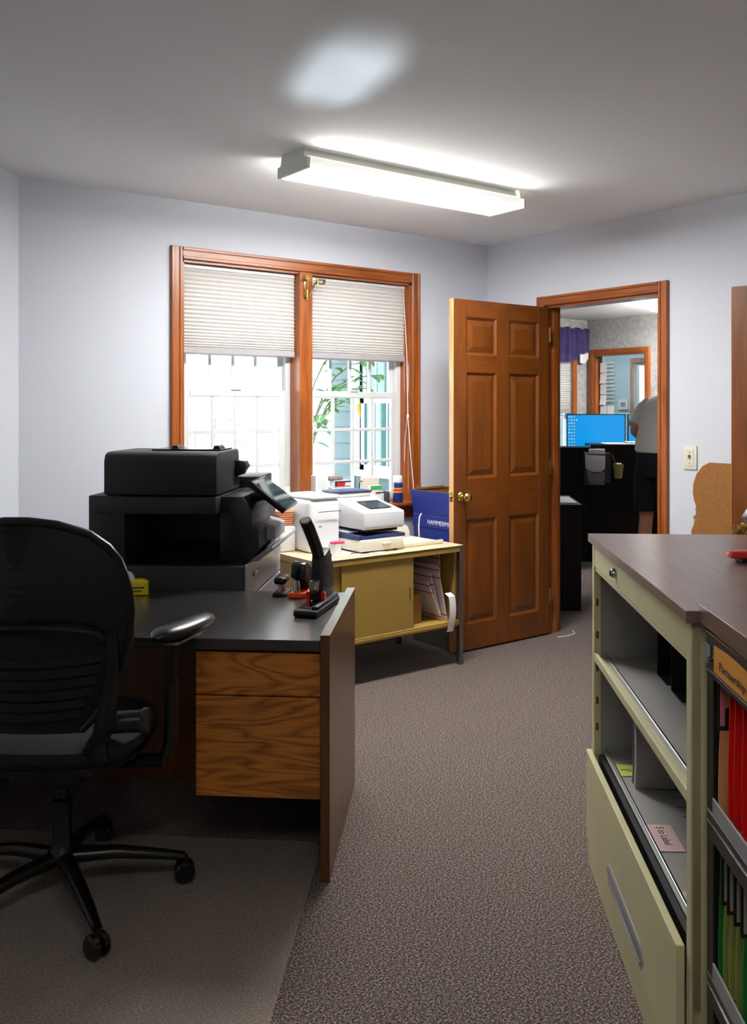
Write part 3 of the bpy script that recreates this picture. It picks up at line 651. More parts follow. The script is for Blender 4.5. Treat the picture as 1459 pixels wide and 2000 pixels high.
# things on the desk
ORG = mat('orange_plastic', S(245, 88, 30), .3)
t = thing('heavy_stapler', 'large black heavy-duty stapler with raised handle near the desk edge', 'stapler', (-.47, 3.0, DT + .001), A, spin=0)
t.rotation_euler.z += R(-9)
q = (-.47, 3.0, DT + .001)
hx, hy, hz = q
MB().box(hx - .038, hx + .045, hy - .03, hy + .25, hz, hz + .022, .008, 3).build('base', BLACK, t)
MB().box(hx - .030, hx + .012, hy + .01, hy + .17, hz + .022, hz + .026, .001, 1).build('anvil_plate', CHROME, t)
MB().box(hx + .020, hx + .042, hy - .01, hy + .245, hz + .020, hz + .034, .005, 2).build('base_rail', BLACK, t)
MB().prism([(hy + .10, hz + .03), (hy + .13, hz + .18), (hy + .19, hz + .20), (hy + .235, hz + .12), (hy + .235, hz + .025)], 'x', hx - .022, hx + .026, .004).build('arm', BLACK, t)
MB().prism([(hy + .06, hz + .075), (hy + .075, hz + .10), (hy + .20, hz + .10), (hy + .20, hz + .05), (hy + .09, hz + .05)], 'x', hx - .012, hx + .014, .002).build('magazine', STEEL, t)
MB().tube([(hx, hy + .17, hz + .14), (hx - .004, hy + .12, hz + .21), (hx - .010, hy + .055, hz + .285), (hx - .014, hy + .03, hz + .312)], [(.021, .021), (.021, .020), (.022, .018), (.021, .017)], 16).build('handle', BLACKG, t)
MB().tube([(hx - .0137, hy + .032, hz + .309), (hx - .0145, hy + .0275, hz + .3145)], [(.0205, .0165), (.018, .014)], 16).build('handle_end', mat('grey_cap', S(150, 140, 132), .5), t)
for sx in (-.030, .024): MB().box(hx + sx, hx + sx + .013, hy + .085, hy + .105, hz + .022, hz + .062, .002, 1).build('red_guide', mat('red_plastic', S(205, 25, 30), .35), t)
for (yy, zz) in ((.14, .16), (.20, .17), (.14, .075)): MB().cyl((hx - .025, hy + yy, hz + zz), (hx + .029, hy + yy, hz + zz), .004, n=10).build('rivet', CHROME, t)
t = thing('orange_punch', 'black stapler with a bright orange base lying on the desk', 'stapler', (-.555, 3.27, DT + .001), A)
t.rotation_euler.z += R(-12)
ox, oy, oz = -.555, 3.27, DT + .001
MB().prism([(ox - .030, oy), (ox + .022, oy), (ox + .034, oy + .02), (ox + .038, oy + .17), (ox - .030, oy + .17)], 'z', oz, oz + .018, .004).build('base', ORG, t)
MB().prism([(oy + .03, oz + .014), (oy + .17, oz + .014), (oy + .17, oz + .058), (oy + .13, oz + .052)], 'x', ox + .028, ox + .036, .002).build('side_rail', ORG, t)
MB().prism([(oy + .02, oz + .068), (oy + .03, oz + .118), (oy + .06, oz + .128), (oy + .15, oz + .075), (oy + .165, oz + .02), (oy + .07, oz + .02), (oy + .06, oz + .055)], 'x', ox - .028, ox + .026, .010).build('handle', BLACKG, t)
MB().lathe([(.012, 0), (.013, .03), (.010, .045)], (ox - .004, oy + .03, oz + .016), 16).build('plunger', CHROME, t)
t = thing('black_punch', 'small black hole punch beside the orange stapler', 'hole punch', (-.625, 3.30, DT + .001), A)
px, py, pz = -.625, 3.30, DT + .001
MB().box(px - .018, px + .034, py, py + .11, pz, pz + .010, .003, 2).build('base', BLACK, t)
MB().box(px - .016, px + .030, py + .008, py + .10, pz + .040, pz + .066, .011, 3).build('handle', BLACKG, t)
for yy in (.03, .075): MB().lathe([(.009, .010), (.009, .04)], (px + .006, py + yy, pz), 14).build('punch_pin', CHROME, t)
t = thing('tape_dispenser', 'yellow desk dispenser with a white paper roll on top, beside the chair back', 'tape dispenser', (-1.145, 3.27, DT + .001), A, spin=18)
yx, yy, yz = -1.145, 3.27, DT + .001
YEL = mat('yellow_plastic', S(228, 205, 24), .45)
MB().prism([(yx - .060, yz), (yx + .045, yz), (yx + .045, yz + .045), (yx + .030, yz + .055), (yx - .01, yz + .056), (yx - .060, yz + .050)], 'y', yy, yy + .05, .004).build('body', YEL, t)
MB().lathe([(.014, .008), (.030, .009), (.030, .038), (.014, .039)], (yx - .035, yy, yz + .056), 24, 'y').build('paper_roll', PAPER, t)
MB().box(yx - .045, yx + .03, yy - .0006, yy + .001, yz + .026, yz + .031).box(yx - .045, yx + .02, yy - .0006, yy + .001, yz + .014, yz + .018).build('printed_words', INK, t, smooth=False)

# ------------------------------------------------------------------ copier
t = thing('copier', 'large black floor-standing copier with tilted touchscreen behind the desk', 'copier', (-.774, 3.43, 0), A)
c0, c1, b0, b1 = -1.39, -.774, 3.43, 4.13
MB().box(c0, c1 - .004, b0, b1, .06, .80, .006, 2).build('body', COPGREY, t)
for (z0, z1) in ((.67, .805), (.52, .664), (.36, .514), (.08, .354)):
    MB().box(c1 - .004, c1 + .006, b0 + .004, b1, z0, z1, .003, 1).build('paper_drawer', COPLIGHT, t)
MB().cyl((c1 + .005, b0 + .13, .75), (c1 + .0085, b0 + .13, .75), .009, n=14).build('round_badge', mat('badge_red', S(170, 40, 60), .4), t)
MB().box(c1 + .006, c1 + .008, b0 + .155, b0 + .20, .745, .755).build('badge_letters', PAPER, t, smooth=False)
for cx_ in (c0 + .06, c1 - .06):
    for cy_ in (b0 + .07, b1 - .07): MB().cyl((cx_ - .014, cy_, .03), (cx_ + .014, cy_, .03), .03, n=16).build('caster', BLACK, t)
MB().box(c0, c0 + .145, b0, b1, .80, 1.068, .006, 2).build('rear_column', COPGREY, t)
MB().box(c0 + .14, -.79, b0 + .33, b1, .80, 1.02, .004, 1).build('engine_housing', BLACK, t)
MB().prism([(b0 + .03, .80), (b0 + .30, .80), (b0 + .30, .86), (b0 + .17, .835)], 'x', c0 + .15, -.80, .003).build('output_tray', BLACK, t)
MB().box(c0 + .03, -.886, b0 - .004, b1 - .02, .998, 1.064, .005, 2).build('scanner_bed', COPGREY, t)
MB().prism([(b0 + .0, 1.07), (b0 + .0, 1.20), (b0 + .012, 1.228), (b0 + .04, 1.236), (b0 + .37, 1.236), (b0 + .385, 1.20), (b0 + .385, 1.07)], 'x', c0 + .06, -.884, .008).build('document_feeder', COPGREY, t)
MB().box(c0 + .09, -.80, b0 + .40, b1 - .03, 1.07, 1.115, .006, 2).build('scanner_lid', COPGREY, t)
MB().prism([(-.886, 1.19), (-.845, 1.185), (-.835, 1.165), (-.855, 1.13), (-.886, 1.12)], 'y', b0 + .30, b0 + .37, .002).build('feeder_hinge', BLACK, t)
MB().box(-1.18, -.90, b0 + .12, b0 + .32, 1.2375, 1.243, .002, 1).build('feeder_tray', BLACKG, t)
for xx in (-1.10, -.93): MB().prism([(xx - .012, 1.243), (xx + .022, 1.243), (xx + .012, 1.256), (xx - .004, 1.256)], 'y', b0 + .16, b0 + .24, .002).build('paper_guide', BLACK, t)
MB().prism([(-.89, .80), (-.78, .80), (-.735, .86), (-.735, .93), (-.762, .95), (-.762, 1.0), (-.80, 1.06), (-.89, 1.06)], 'y', b0 + .07, b0 + .40, .004).build('control_column', BLACK, t)
MB().prism([(-.764, .945), (-.725, .935), (-.700, .925), (-.700, .875), (-.742, .865), (-.764, .875)], 'y', b0 + .22, b0 + .44, .004).build('stapler_unit', COPLIGHT, t)
MB().prism([(-.79, .80), (-.76, .82), (-.69, .865), (-.685, .855), (-.74, .805)], 'y', b0 + .10, b1 - .05, .002).build('front_lip', COPLIGHT, t)
m = MB(); m.box(-.785, -.605, b0 + .11, b0 + .40, 1.098, 1.122, .004, 2, rot=('Y', 38, (-.785, b0, 1.11)))
scr = m.build('touchscreen', BLACKG, t)
m = MB(); m.box(-.776, -.614, b0 + .118, b0 + .392, 1.1218, 1.1232, rot=('Y', 38, (-.785, b0, 1.11)))
m.build('screen_glass', mat('screen_off', S(30, 45, 50), .04, spec=.9), scr, smooth=False)
MB().tube([(-.80, b0 + .25, 1.04), (-.76, b0 + .25, 1.05), (-.72, b0 + .25, 1.05)], .022, 12).build('screen_arm', BLACK, t)

# ------------------------------------------------------------------ chair mat
t = thing('chair_mat', 'clear plastic chair mat on the carpet under the office chair', 'chair mat', (-.40, 1.0, .001), A)
MATM = bpy.data.materials.new('clear_vinyl'); MATM.use_nodes = True; q = MATM.node_tree; q.nodes.clear()
o_ = q.nodes.new('ShaderNodeOutputMaterial'); tr = q.nodes.new('ShaderNodeBsdfTransparent'); tr.inputs[0].default_value = (.95, .94, .92, 1)
df = q.nodes.new('ShaderNodeBsdfPrincipled'); df.inputs['Base Color'].default_value = S(195, 182, 172); df.inputs['Roughness'].default_value = .28
mx = q.nodes.new('ShaderNodeMixShader'); mx.inputs[0].default_value = .24
q.links.new(tr.outputs[0], mx.inputs[1]); q.links.new(df.outputs[0], mx.inputs[2]); q.links.new(mx.outputs[0], o_.inputs[0])
cpts = [(-.405, 1.2), (-.405, 2.87)] + [(-.455 + .05 * math.cos(R(k)), 2.87 + .05 * math.sin(R(k))) for k in (30, 60, 90)] + [(-1.65, 2.92), (-1.70, 2.87), (-1.70, 1.2)]
MB().prism(cpts, 'z', .0015, .0045).build('mat', MATM, t, smooth=False)

# ------------------------------------------------------------------ office chair
cw = w2(-.893, 2.616)
t = thing('office_chair', 'black high-back swivel office chair in front of the desk at left', 'office chair', (0, 0, 0))
t.location = (cw[0], cw[1], .005); t.rotation_euler = (0, 0, R(-36.87 - 2))
# local: +Y faces the desk, x right. backrest at -y
for k in range(5):
    a = R(17 - 72 * k) ; dx, dy = math.cos(a), math.sin(a)
    lg = MB().tube([(dx * .03, dy * .03, .115), (dx * .15, dy * .15, .110), (dx * .27, dy * .27, .088), (dx * .345, dy * .345, .072)], [(.026, .022), (.022, .019), (.018, .015), (.014, .012)], 12).build('base_leg', CHAIRP, t)
    px_, py_ = dx * .345, dy * .345; sx_, sy_ = -dy, dx
    MB().cyl((px_, py_, .03), (px_, py_, .075), .010, n=10).build('caster_stem', CHAIRP, lg)
    m = MB()
    for s in (-1, 1):
        m.lathe([(.020, s * .004), (.029, s * .006), (.030, s * .020), (.024, s * .026), (.008, s * .027)], (0, 0, 0), 20, 'x')
    wang = a + R(90) + R(20 * math.sin(k * 2.1))
    bmesh.ops.rotate(m.bm, verts=m.bm.verts[:], cent=(0, 0, 0), matrix=Matrix.Rotation(wang, 3, 'Z'))
    bmesh.ops.translate(m.bm, verts=m.bm.verts[:], vec=(px_, py_, .030))
    m.build('caster', BLACKG, lg)
MB().lathe([(.034, .10), (.040, .13), (.030, .15), (.028, .155), (.028, .28), (.019, .285), (.019, .37)], (0, 0, 0), 20).build('gas_lift', CHAIRP, t)
MB().box(-.10, .10, -.14, .16, .36, .415, .02, 3).build('tilt_mechanism', CHAIRP, t)
MB().loft([(0, .02, .415, .20, .20, .7), (0, .02, .425, .235, .235, .7), (0, .02, .445, .245, .24, .7)], 32).build('seat_pan', CHAIRP, t)
MB().loft([(0, .02, .445, .240, .235, .7), (0, .02, .465, .252, .248, .7), (0, .02, .490, .250, .245, .7), (0, .02, .502, .225, .22, .75), (0, .02, .506, .15, .15, .8)], 36).build('seat_cushion', BLACKF, t)
MB().tube([(-.30, -.01, .40), (-.12, .0, .385), (.12, .0, .385), (.30, -.01, .40)], [(.03, .018)] * 4, 12).build('arm_crossbar', CHAIRP, t)
# backrest: outline half width by height
prof = [(.56, .13), (.60, .165), (.66, .205), (.72, .232), (.80, .252), (.88, .258), (.95, .250), (1.01, .230), (1.055, .198), (1.085, .155), (1.103, .10), (1.112, .03)]
prof = [(z, w_ * 1.08) for z, w_ in prof]
def bw(z):
    for (z0, w0), (z1, w1) in zip(prof, prof[1:]):
        if z <= z1: return w0 + (w1 - w0) * max(0, (z - z0)) / (z1 - z0)
    return prof[-1][1]
def by(z, x): # rear surface: reclined, lumbar curve, wings coming forward
    return -.235 - .10 * (z - .55) + .045 * math.sin((z - .50) * 4.6) * -1 + .75 * x * x
m = MB(); m.sheet(lambda u, v: ((u * 2 - 1) * bw(.80 + .312 * v), by(.80 + .312 * v, (u * 2 - 1) * bw(.80 + .312 * v)), .80 + .312 * v), 20, 16, .012).build('upper_back_shell', CHAIRP, t)
m = MB(); m.sheet(lambda u, v: ((u * 2 - 1) * bw(.56 + .545 * v) * .93, by(.56 + .545 * v, (u * 2 - 1) * bw(.56 + .545 * v)) + .030, .56 + .545 * v), 20, 24, -.03).build('back_cushion', BLACKF, t)
edge = [(bw(z) if z < 1.112 else 0, z) for z in [.56 + i * .0345 for i in range(16)]] + [(.10, 1.103), (.03, 1.112)]
pts = [(x, by(z, x), z) for x, z in edge]; pts = pts + [(-x, y, z) for x, y, z in pts[::-1]]
MB().tube(pts, .011, 10).build('back_frame', CHAIRP, t)
arch = [(.215 * math.sin(R(th)) , .80 + .05 * math.cos(R(th)) ** .5 if abs(th) < 89 else .80) for th in range(-88, 89, 11)]
MB().tube([(x, by(z, x) - .018, z) for x, z in arch] , [(.012, .008)] * len(arch), 8).build('lumbar_ridge', CHAIRP, t)
for k in range(6):
    zz = .60 + k * .030
    MB().sheet(lambda u, v, zz=zz: ((u * 2 - 1) * bw(zz) * .80, by(zz, (u * 2 - 1) * bw(zz) * .8) - .006, zz + v * .020 + .012 * (1 - (u * 2 - 1) ** 2) * -1), 14, 1, .005).build('flex_slat', CHAIRP, t)
for s in (-1, 1):
    MB().tube([(s * .16, -.20, .50), (s * .20, -.235, .56), (s * .232, by(.72, .232) - .006, .72), (s * .235, by(.82, .235) - .006, .82)], [(.030, .016), (.032, .015), (.022, .012), (.012, .010)], 12).build('back_upright', CHAIRP, t)
    MB().tube([(s * .10, -.10, .40), (s * .17, -.19, .47), (s * .17, -.21, .53)], [(.028, .02), (.03, .02), (.026, .018)], 12).build('back_link', CHAIRP, t)
    MB().tube([(s * .16, -.14, .545), (s * .27, -.12, .548)], .030, 18).build('pivot_hub', CHAIRP, t)
    MB().lathe([(.034, 0), (.036, s * .006), (.036, s * .016), (.030, s * .020), (.010, s * .021)], (s * .268, -.12, .548), 20, 'x').build('tension_knob', mat('knob_grey', S(48, 50, 50), .25), t)
    MB().tube([(s * .30, -.01, .40), (s * .315, .0, .46), (s * .318, .0, .56), (s * .318, .0, .62)], [(.034, .016), (.036, .018), (.034, .017), (.032, .016)], 14).build('arm_post', CHAIRP, t)
    MB().tube([(s * .318, .0, .60), (s * .318, .01, .735)], [(.022, .012), (.024, .012)], 12).build('arm_slider', CHAIRP, t)
    m = MB(); m.prism([(s * .30, -.03), (s * .345, -.03), (s * .38, .11), (s * .35, .13), (s * .31, .11)], 'z', .728, .738, .003); m.build('arm_bracket', STEEL, t)
    # pad: elongated cushion, toe swung outwards
    ca, sa = math.cos(R(-26)), math.sin(R(-26)); m = MB()
    secs = []
    for k in range(13):
        f = k / 12; l = -.125 + .25 * f; w_ = .050 * math.sqrt(max(.02, 1 - abs(f * 2 - 1) ** 3)); h_ = .022 * math.sqrt(max(.03, 1 - abs(f * 2 - 1) ** 4))
        secs.append(((s * (.325) + s * (l + .04) * .42, l + .04, .762 + .010 * f), (w_, h_)))
    m.tube([p for p, _ in secs], [r for _, r in secs], 18).build('arm_pad', mat('arm_pad_vinyl', S(16, 16, 18), .3), t)

# ------------------------------------------------------------------ putty lateral cabinet (turned 3.6 degrees)
B = 3.6
t = thing('lateral_filing_cabinet', 'putty metal lateral filing cabinet with open shelves and brown worktop at right', 'filing cabinet', (.498, 1.78, 0), B)
fa, n0, n1 = .498, 1.790, 2.858; wd = 1.0
MB().box(.486, fa + wd, 1.775, 2.866, .992, 1.016, .001, 1).build('worktop', WALNUT, t)
for y0, y1 in ((n0, n0 + .022), (n1 - .022, n1)): MB().box(fa + .002, fa + .46, y0, y1, .0, .991, .002, 1).build('side_panel', BEIGE, t)
MB().box(fa, fa + .022, n0, n0 + .028, .0, .988, .002, 1).build('front_post', BEIGE, t)
po = MB().box(fa, fa + .022, n1 - .030, n1, .0, .988, .002, 1).build('front_post', BEIGE, t)
for zz in (.90, .80, .70, .60, .50, .42): MB().box(fa + .006, fa + .014, n1 - .0312, n1 - .0302, zz, zz + .022).build('slot', mat('slot_dark', S(96, 78, 52), .7), po, smooth=False)
MB().box(fa + .44, fa + .46, n0 + .02, n1 - .02, .02, .991).build('back_panel', INGREY, t, smooth=False)
MB().box(fa + .024, fa + .44, n1 - .0235, n1 - .022, .34, .95).build('side_liner', INGREY, t, smooth=False)
MB().box(fa + .001, fa + .020, n0 + .028, n1 - .030, .920, .990, .002, 1).box(fa + .004, fa + .03, n0 + .028, n1 - .03, .906, .919, .002, 1).build('header', BEIGE, t)
lk = MB().lathe([(.013, 0), (.013, -.006), (.010, -.012), (.004, -.013)], (fa, n1 - .35, .957), 20, 'x').build('lock', CHROME, t)
MB().box(fa - .015, fa - .012, n1 - .352, n1 - .348, .950, .964).build('key_slot', BLACKM, lk, smooth=False)
def shelf(z, name='shelf'):
    s = MB().box(fa + .030, fa + .44, n0 + .024, n1 - .024, z - .004, z, .001, 1).build(name, INGREY, t)
    MB().box(fa + .034, fa + .040, n0 + .024, n1 - .024, z, z + .012, .001, 1).build('shelf_lip', CHROME, s)
    for k in range(14):
        yy = n0 + .06 + k * .060
        MB().box(fa + .15, fa + .21, yy, yy + .003, z, z + .0006).build('divider_slot', mat('slot_black', S(40, 38, 36), .7) if k == 0 and name == 'shelf' and z > .5 else bpy.data.materials['slot_black'], s, smooth=False)
    return s
shelf(.640); shelf(.352)
MB().box(fa + .001, fa + .012, n0 + .028, n1 - .030, .632, .656, .001, 1).box(fa + .012, fa + .030, n0 + .028, n1 - .030, .628, .640, .001, 1).build('shelf_front', BEIGE, t)
MB().box(fa + .014, fa + .03, n0 + .028, n1 - .030, .30, .345).build('gap_shade_strip', BLACKM, t, smooth=False)  # dark strip put in for the shade in the gap above the drawer
dr = MB().box(fa - .019, fa - .002, n0 + .029, n1, .085, .352, .002, 1).build('drawer_front', BEIGE, t)
MB().prism([(n0 + .33, .135), (n0 + .70, .135), (n0 + .73, .150), (n0 + .70, .178), (n0 + .33, .178), (n0 + .30, .150)], 'x', fa - .0215, fa - .0185, .001).build('recessed_pull', GREYM, dr)
MB().box(fa - .0235, fa - .019, n0 + .33, n0 + .70, .132, .138, .001, 1).box(fa - .0225, fa - .019, n0 + .32, n0 + .71, .125, .128, .001, 1).build('pull_lip', CHROME, dr)
MB().box(fa - .012, fa + .44, n0 + .029, n1, 0, .080, .001, 1).build('plinth', BEIGE, t)
for (b_, lab) in ((2.66, 'black metal bookend on the upper shelf of the putty cabinet, farther one'), (2.51, 'black metal bookend on the upper shelf of the putty cabinet, nearer one')):
    e = thing('bookend', lab, 'bookend', (fa + .16, b_, .642), B)
    MB().prism([(fa + .15, .642), (fa + .27, .642), (fa + .27, .84), (fa + .25, .86), (fa + .17, .86), (fa + .15, .84)], 'y', b_, b_ + .002, 0).build('upright', BLACKM, e, smooth=False)
    MB().box(fa + .15, fa + .27, b_ - .10, b_, .6412, .6425).build('foot', BLACKM, e, smooth=False)
t = thing('magazine', 'folded magazine with dark blue and white pages standing on the lower shelf', 'magazine', (fa + .065, 2.54, .354), B)
for k, (mm, dx) in enumerate(((mat('cover_grey', S(150, 150, 165), .4), 0), (NAVY, .010), (PAPER, .018), (IVORY, .024), (INGREY, .032))):
    MB().sheet(lambda u, v, dx=dx: (fa + .065 + .26 * u, 2.60 - dx * 1.3 - .055 * v - .03 * (1 - v) ** 3 * 0 + .05 * v * v, .355 + .19 * v + 0 * u), 1, 8, .0025).build('page', mm, t)
NOTEY = mat('note_lime', S(206, 212, 90), .7); NOTEP = mat('note_pink', S(222, 188, 186), .7)
for (b_, a_, wb, wa, mm, tx, lab, sz) in ((2.645, fa + .042, .085, .085, NOTEY, 'To Go', 'lime yellow handwritten note on the far end of the lower shelf', .026), (2.20, fa + .042, .14, .062, NOTEP, '5 to Label', 'pink handwritten note in the middle of the lower shelf', .028), (1.90, fa + .042, .12, .062, NOTEP, 'Pick Up', 'pink handwritten note at the near end of the lower shelf', .030)):
    e = thing('shelf_note', lab, 'note', (a_, b_, .3535), B)
    MB().box(a_, a_ + wa, b_, b_ + wb, .3532, .3540).build('note', mm, e, smooth=False)
    if tx == 'To Go': text(tx, 'handwriting', INK, e, (a_ + .080, b_ + .05, .3541), (-1, 0, 0), (0, -1, 0), sz, .0003)
    else: text(tx, 'handwriting', INK, e, (a_ + .022, b_ + wb - .012, .3541), (0, -1, 0), (1, 0, 0), sz, .0003, sx=.85)
# red stapler on the worktop at the right edge of the frame
t = thing('red_stapler', 'red-tipped black stapler on the brown worktop at the right edge', 'stapler', (.78, 2.36, 1.017), B)
t.rotation_euler.z += R(-75)
rx, ry, rz_ = .78, 2.36, 1.017
MB().prism([(rx - .022, ry + .02), (rx - .012, ry - .03), (rx + .012, ry - .03), (rx + .022, ry + .02), (rx + .022, ry + .13), (rx - .022, ry + .13)], 'z', rz_ + .008, rz_ + .026, .004).build('base', mat('stapler_red', S(210, 52, 38), .3), t)
MB().box(rx - .018, rx + .018, ry - .005, ry + .12, rz_, rz_ + .008, .002, 1).build('rubber_sole', BLACK, t)
MB().prism([(ry + .01, rz_ + .11), (ry + .03, rz_ + .135), (ry + .13, rz_ + .07), (ry + .13, rz_ + .026), (ry + .09, rz_ + .026)], 'x', rx - .016, rx + .016, .005).build('handle', mat('stapler_grey', S(70, 68, 76), .4), t)

# ------------------------------------------------------------------ black open-file cabinet nearer the camera
t = thing('black_file_cabinet', 'black metal open-shelf file cabinet with brown worktop at the right edge', 'filing cabinet', (.52, .72, 0), B)
ka, k0, k1 = .518, .70, 1.760
MB().box(.508, ka + .92, .69, 1.768, .997, 1.032, .001, 1).build('worktop', WALNUT, t)
MB().box(.507, .5082, .69, 1.768, 1.0295, 1.0318).build('edge_strip', CHROME, t, smooth=False)
for y0, y1 in ((k0, k0 + .03), (k1 - .04, k1)): MB().box(ka + .002, ka + .44, y0, y1, 0, .996, .002, 1).build('side_panel', BLACKM, t)
MB().box(ka + .42, ka + .44, k0, k1, 0, .99).build('back_panel', BLACKM, t, smooth=False)
for zz in (.905, .605, .300, .02):
    hh = .085 if zz > .9 else .050
    hd = MB().box(ka - .002, ka + .016, k0, k1 - .012, zz, zz + hh, .002, 1).build('cross_rail', BLACKM, t)
    MB().box(ka - .0032, ka - .0018, k0, k1 - .012, zz + (.010 if zz > .9 else .03), zz + (.0118 if zz > .9 else .0318)).build('rail_highlight_bead', CHROME, hd, smooth=False)
MB().box(ka - .0035, ka - .0015, k0, k1 - .012, .985, .988).build('rail_bead', CHROME, t, smooth=False)
MB().box(ka - .005, ka - .002, 1.722, 1.752, .930, .965, .001, 1).build('latch_plate', GREYM, t)
MB().lathe([(.005, 0), (.005, -.008), (.002, -.009)], (ka - .002, 1.712, .942), 12, 'x').build('latch_button', CHROME, t)
for zz in (.655, .352, .05):
    s = MB().box(ka + .02, ka + .42, k0 + .03, k1 - .04, zz, zz + .006, .001, 1).build('shelf', mat('shelf_putty', S(176, 168, 150), .5) if zz > .6 else bpy.data.materials['shelf_putty'], t)
    MB().box(ka - .001, ka + .003, k0 + .03, k1 - .044, zz - .004, zz + .030, .001, 1).build('shelf_lip', GREYM, s)
    MB().box(ka + .020, ka + .42, k1 - .046, k1 - .041, zz, zz + .245).build('inner_side', BEIGE, t, smooth=False)
lb = MB().sheet(lambda u, v: (ka - .0045, 1.695 - .56 * u, .923 + (.048 + .004 * math.sin(u * 9)) * v), 14, 1, .001).build('orange_label', mat('label_orange', S(228, 152, 34), .6), t)
text('Partnership & LLC', 'lettering', INK, lb, (ka - .0062, 1.660, .936), (0, -1, 0), (0, 0, 1), .022, .0003, sx=1.35)
# folders: each a leaf standing crosswise to the aisle
def folder(name, label, b_, z0, h, a0, depth, mm, lean=0, group=None, tab=None, th=.003):
    e = thing(name, label, 'folder', (a0, b_, z0), B, group=group)
    MB().sheet(lambda u, v: (a0 + depth * u + .004 * v, b_ + lean * v + .004 * math.sin(v * 5 + u * 4), z0 + h * v), 4, 8, th).build('sheet', mm, e)
    if tab:
        fr = MB().box(a0 - .004, a0 + .030, b_ + lean - .003, b_ + lean + .001, z0 + h - .085, z0 + h + .006, .002, 1).build('tab_frame', BLACKM, e)
        MB().box(a0 + .001, a0 + .010, b_ + lean - .0045, b_ + lean - .003, z0 + h - .076, z0 + h - .002, .001, 1).build('tab_label', tab, fr)
    return e
REDF = mat('red_folder', S(214, 16, 8), .5); TANF = mat('manila_folder', S(206, 150, 96), .65); GRNF = mat('green_folder', S(14, 120, 44), .55); OLF = mat('olive_folder', S(140, 146, 76), .6)
TP = mat('tab_pink', S(196, 120, 140), .5); TG = mat('tab_grey', S(150, 150, 138), .5)
folder('file_folder', 'tan file folder with a pink tab at the far end of the upper file shelf', 1.700, .664, .236, ka + .006, .32, TANF, tab=TP)
for k, (b_, z0) in enumerate(((1.655, .672), (1.625, .668), (1.585, .666), (1.54, .664), (1.49, .664), (1.43, .664))):
    folder('hanging_folder', ['red hanging folder, farthest of the red ones', 'red hanging folder, second of the red ones from the far end', 'red hanging folder, third of the red ones from the far end', 'red hanging folder, fourth of the red ones from the far end', 'red hanging folder, fifth of the red ones from the far end', 'red hanging folder, nearest the camera'][k], b_, z0, (.228, .232, .230, .234, .234, .234)[k], ka + .010, .32, REDF, lean=.012, group='red hanging folders')
labs = ['green hanging folder at the far end of the lower file shelf', 'olive hanging folder beside the far green one', 'olive hanging folder second from the far green one', 'olive hanging folder third from the far green one', 'green hanging folder in the middle of the lower file shelf', 'olive hanging folder nearest the camera on the lower file shelf']
for k, (b_, mm, tab) in enumerate(((1.700, GRNF, None), (1.672, OLF, TG), (1.640, OLF, TG), (1.605, OLF, TG), (1.570, GRNF, TG), (1.52, OLF, None))):
    folder('hanging_folder', labs[k], b_, (.362), .232, ka + .006, .32, mm, lean=.004, group='hanging folders on the lower file shelf', tab=tab)

# ================================================================== NEXT ROOM, seen through the doorway
X2, Y2, Z2 = 8.0, 6.7, 2.39
WP = mat('grey_wallpaper', S(176, 176, 174), .9, noise=.22, nscale=22)
BLUEW = mat('pale_blue_wall', S(186, 208, 222), .8)
m = MB(); m.box(XR + .12, 11.2, -2.5, 7.2, Z2, Z2 + .1); struct(m, 'ceiling_next_room', CEIL, None, 'white ceiling of the next room', 'ceiling')
FWY0, FWY1, FWZ0, FWZ1 = 5.93, 6.60, 1.0, 1.99
m = MB()
for q in ((-2.5, FWY0, 0, Z2), (FWY1, Y2 + .12, 0, Z2), (FWY0, FWY1, 0, FWZ0), (FWY0, FWY1, FWZ1, Z2)): m.box(X2, X2 + .12, q[0], q[1], q[2], q[3])
struct(m, 'wall_far', WP, None, 'grey mottled wallpapered wall of the next room', 'wall')
VX0, VX1, VZ0, VZ1 = 6.95, 7.74, .95, 2.10
m = MB()
for q in ((XR + .12, VX0, 0, Z2), (VX1, X2, 0, Z2), (VX0, VX1, 0, VZ0), (VX0, VX1, VZ1, Z2)): m.box(q[0], q[1], Y2, Y2 + .12, q[2], q[3])
struct(m, 'wall_far_left', WP, None, 'grey wallpapered window wall of the next room', 'wall')
# exterior wing wall of the next room, clad in clapboards, with a window facing the yard
SID = mat('siding_blue_grey', S(70, 86, 90), .7)
t = thing('wall_wing', 'blue grey clapboard wall of the next room seen through the right window', 'wall', (XR + .0, 5.6, 0), kind='structure')
EY0, EY1, EZ0, EZ1 = 5.42, 5.93, .92, 2.05
for q in ((YB + .15, EY0, 0, 2.7), (EY1, Y2 + .12, 0, 2.7), (EY0, EY1, 0, EZ0), (EY0, EY1, EZ1, 2.7)): MB().box(XR + .02, XR + .12, q[0], q[1], q[2], q[3]).build('sheathing', SID, t, smooth=False)
for k in range(19):
    z = .22 + k * .13
    for (y0, y1) in (((YB + .15, Y2 + .12),) if (z + .13 < EZ0 - .05 or z > EZ1 + .05) else ((YB + .15, EY0 - .07), (EY1 + .07, Y2 + .12))):
        MB().prism([(XR + .021, z), (XR + .001, z), (XR + .014, z + .13), (XR + .021, z + .13)], 'y', y0, y1).build('clapboard', SID, t, smooth=False)
t = thing('window_5', 'dark double-hung window with white trim in the neighbouring wing', 'window', (XR, EY0, EZ0), kind='structure')
for (y0, y1, z0, z1) in ((EY0 - .07, EY0, EZ0 - .05, EZ1 + .05), (EY1, EY1 + .07, EZ0 - .05, EZ1 + .05), (EY0, EY1, EZ1, EZ1 + .05), (EY0, EY1, EZ0 - .05, EZ0)): MB().box(XR - .02, XR + .04, y0, y1, z0, z1, .003, 1).build('trim_board', VINYL, t)
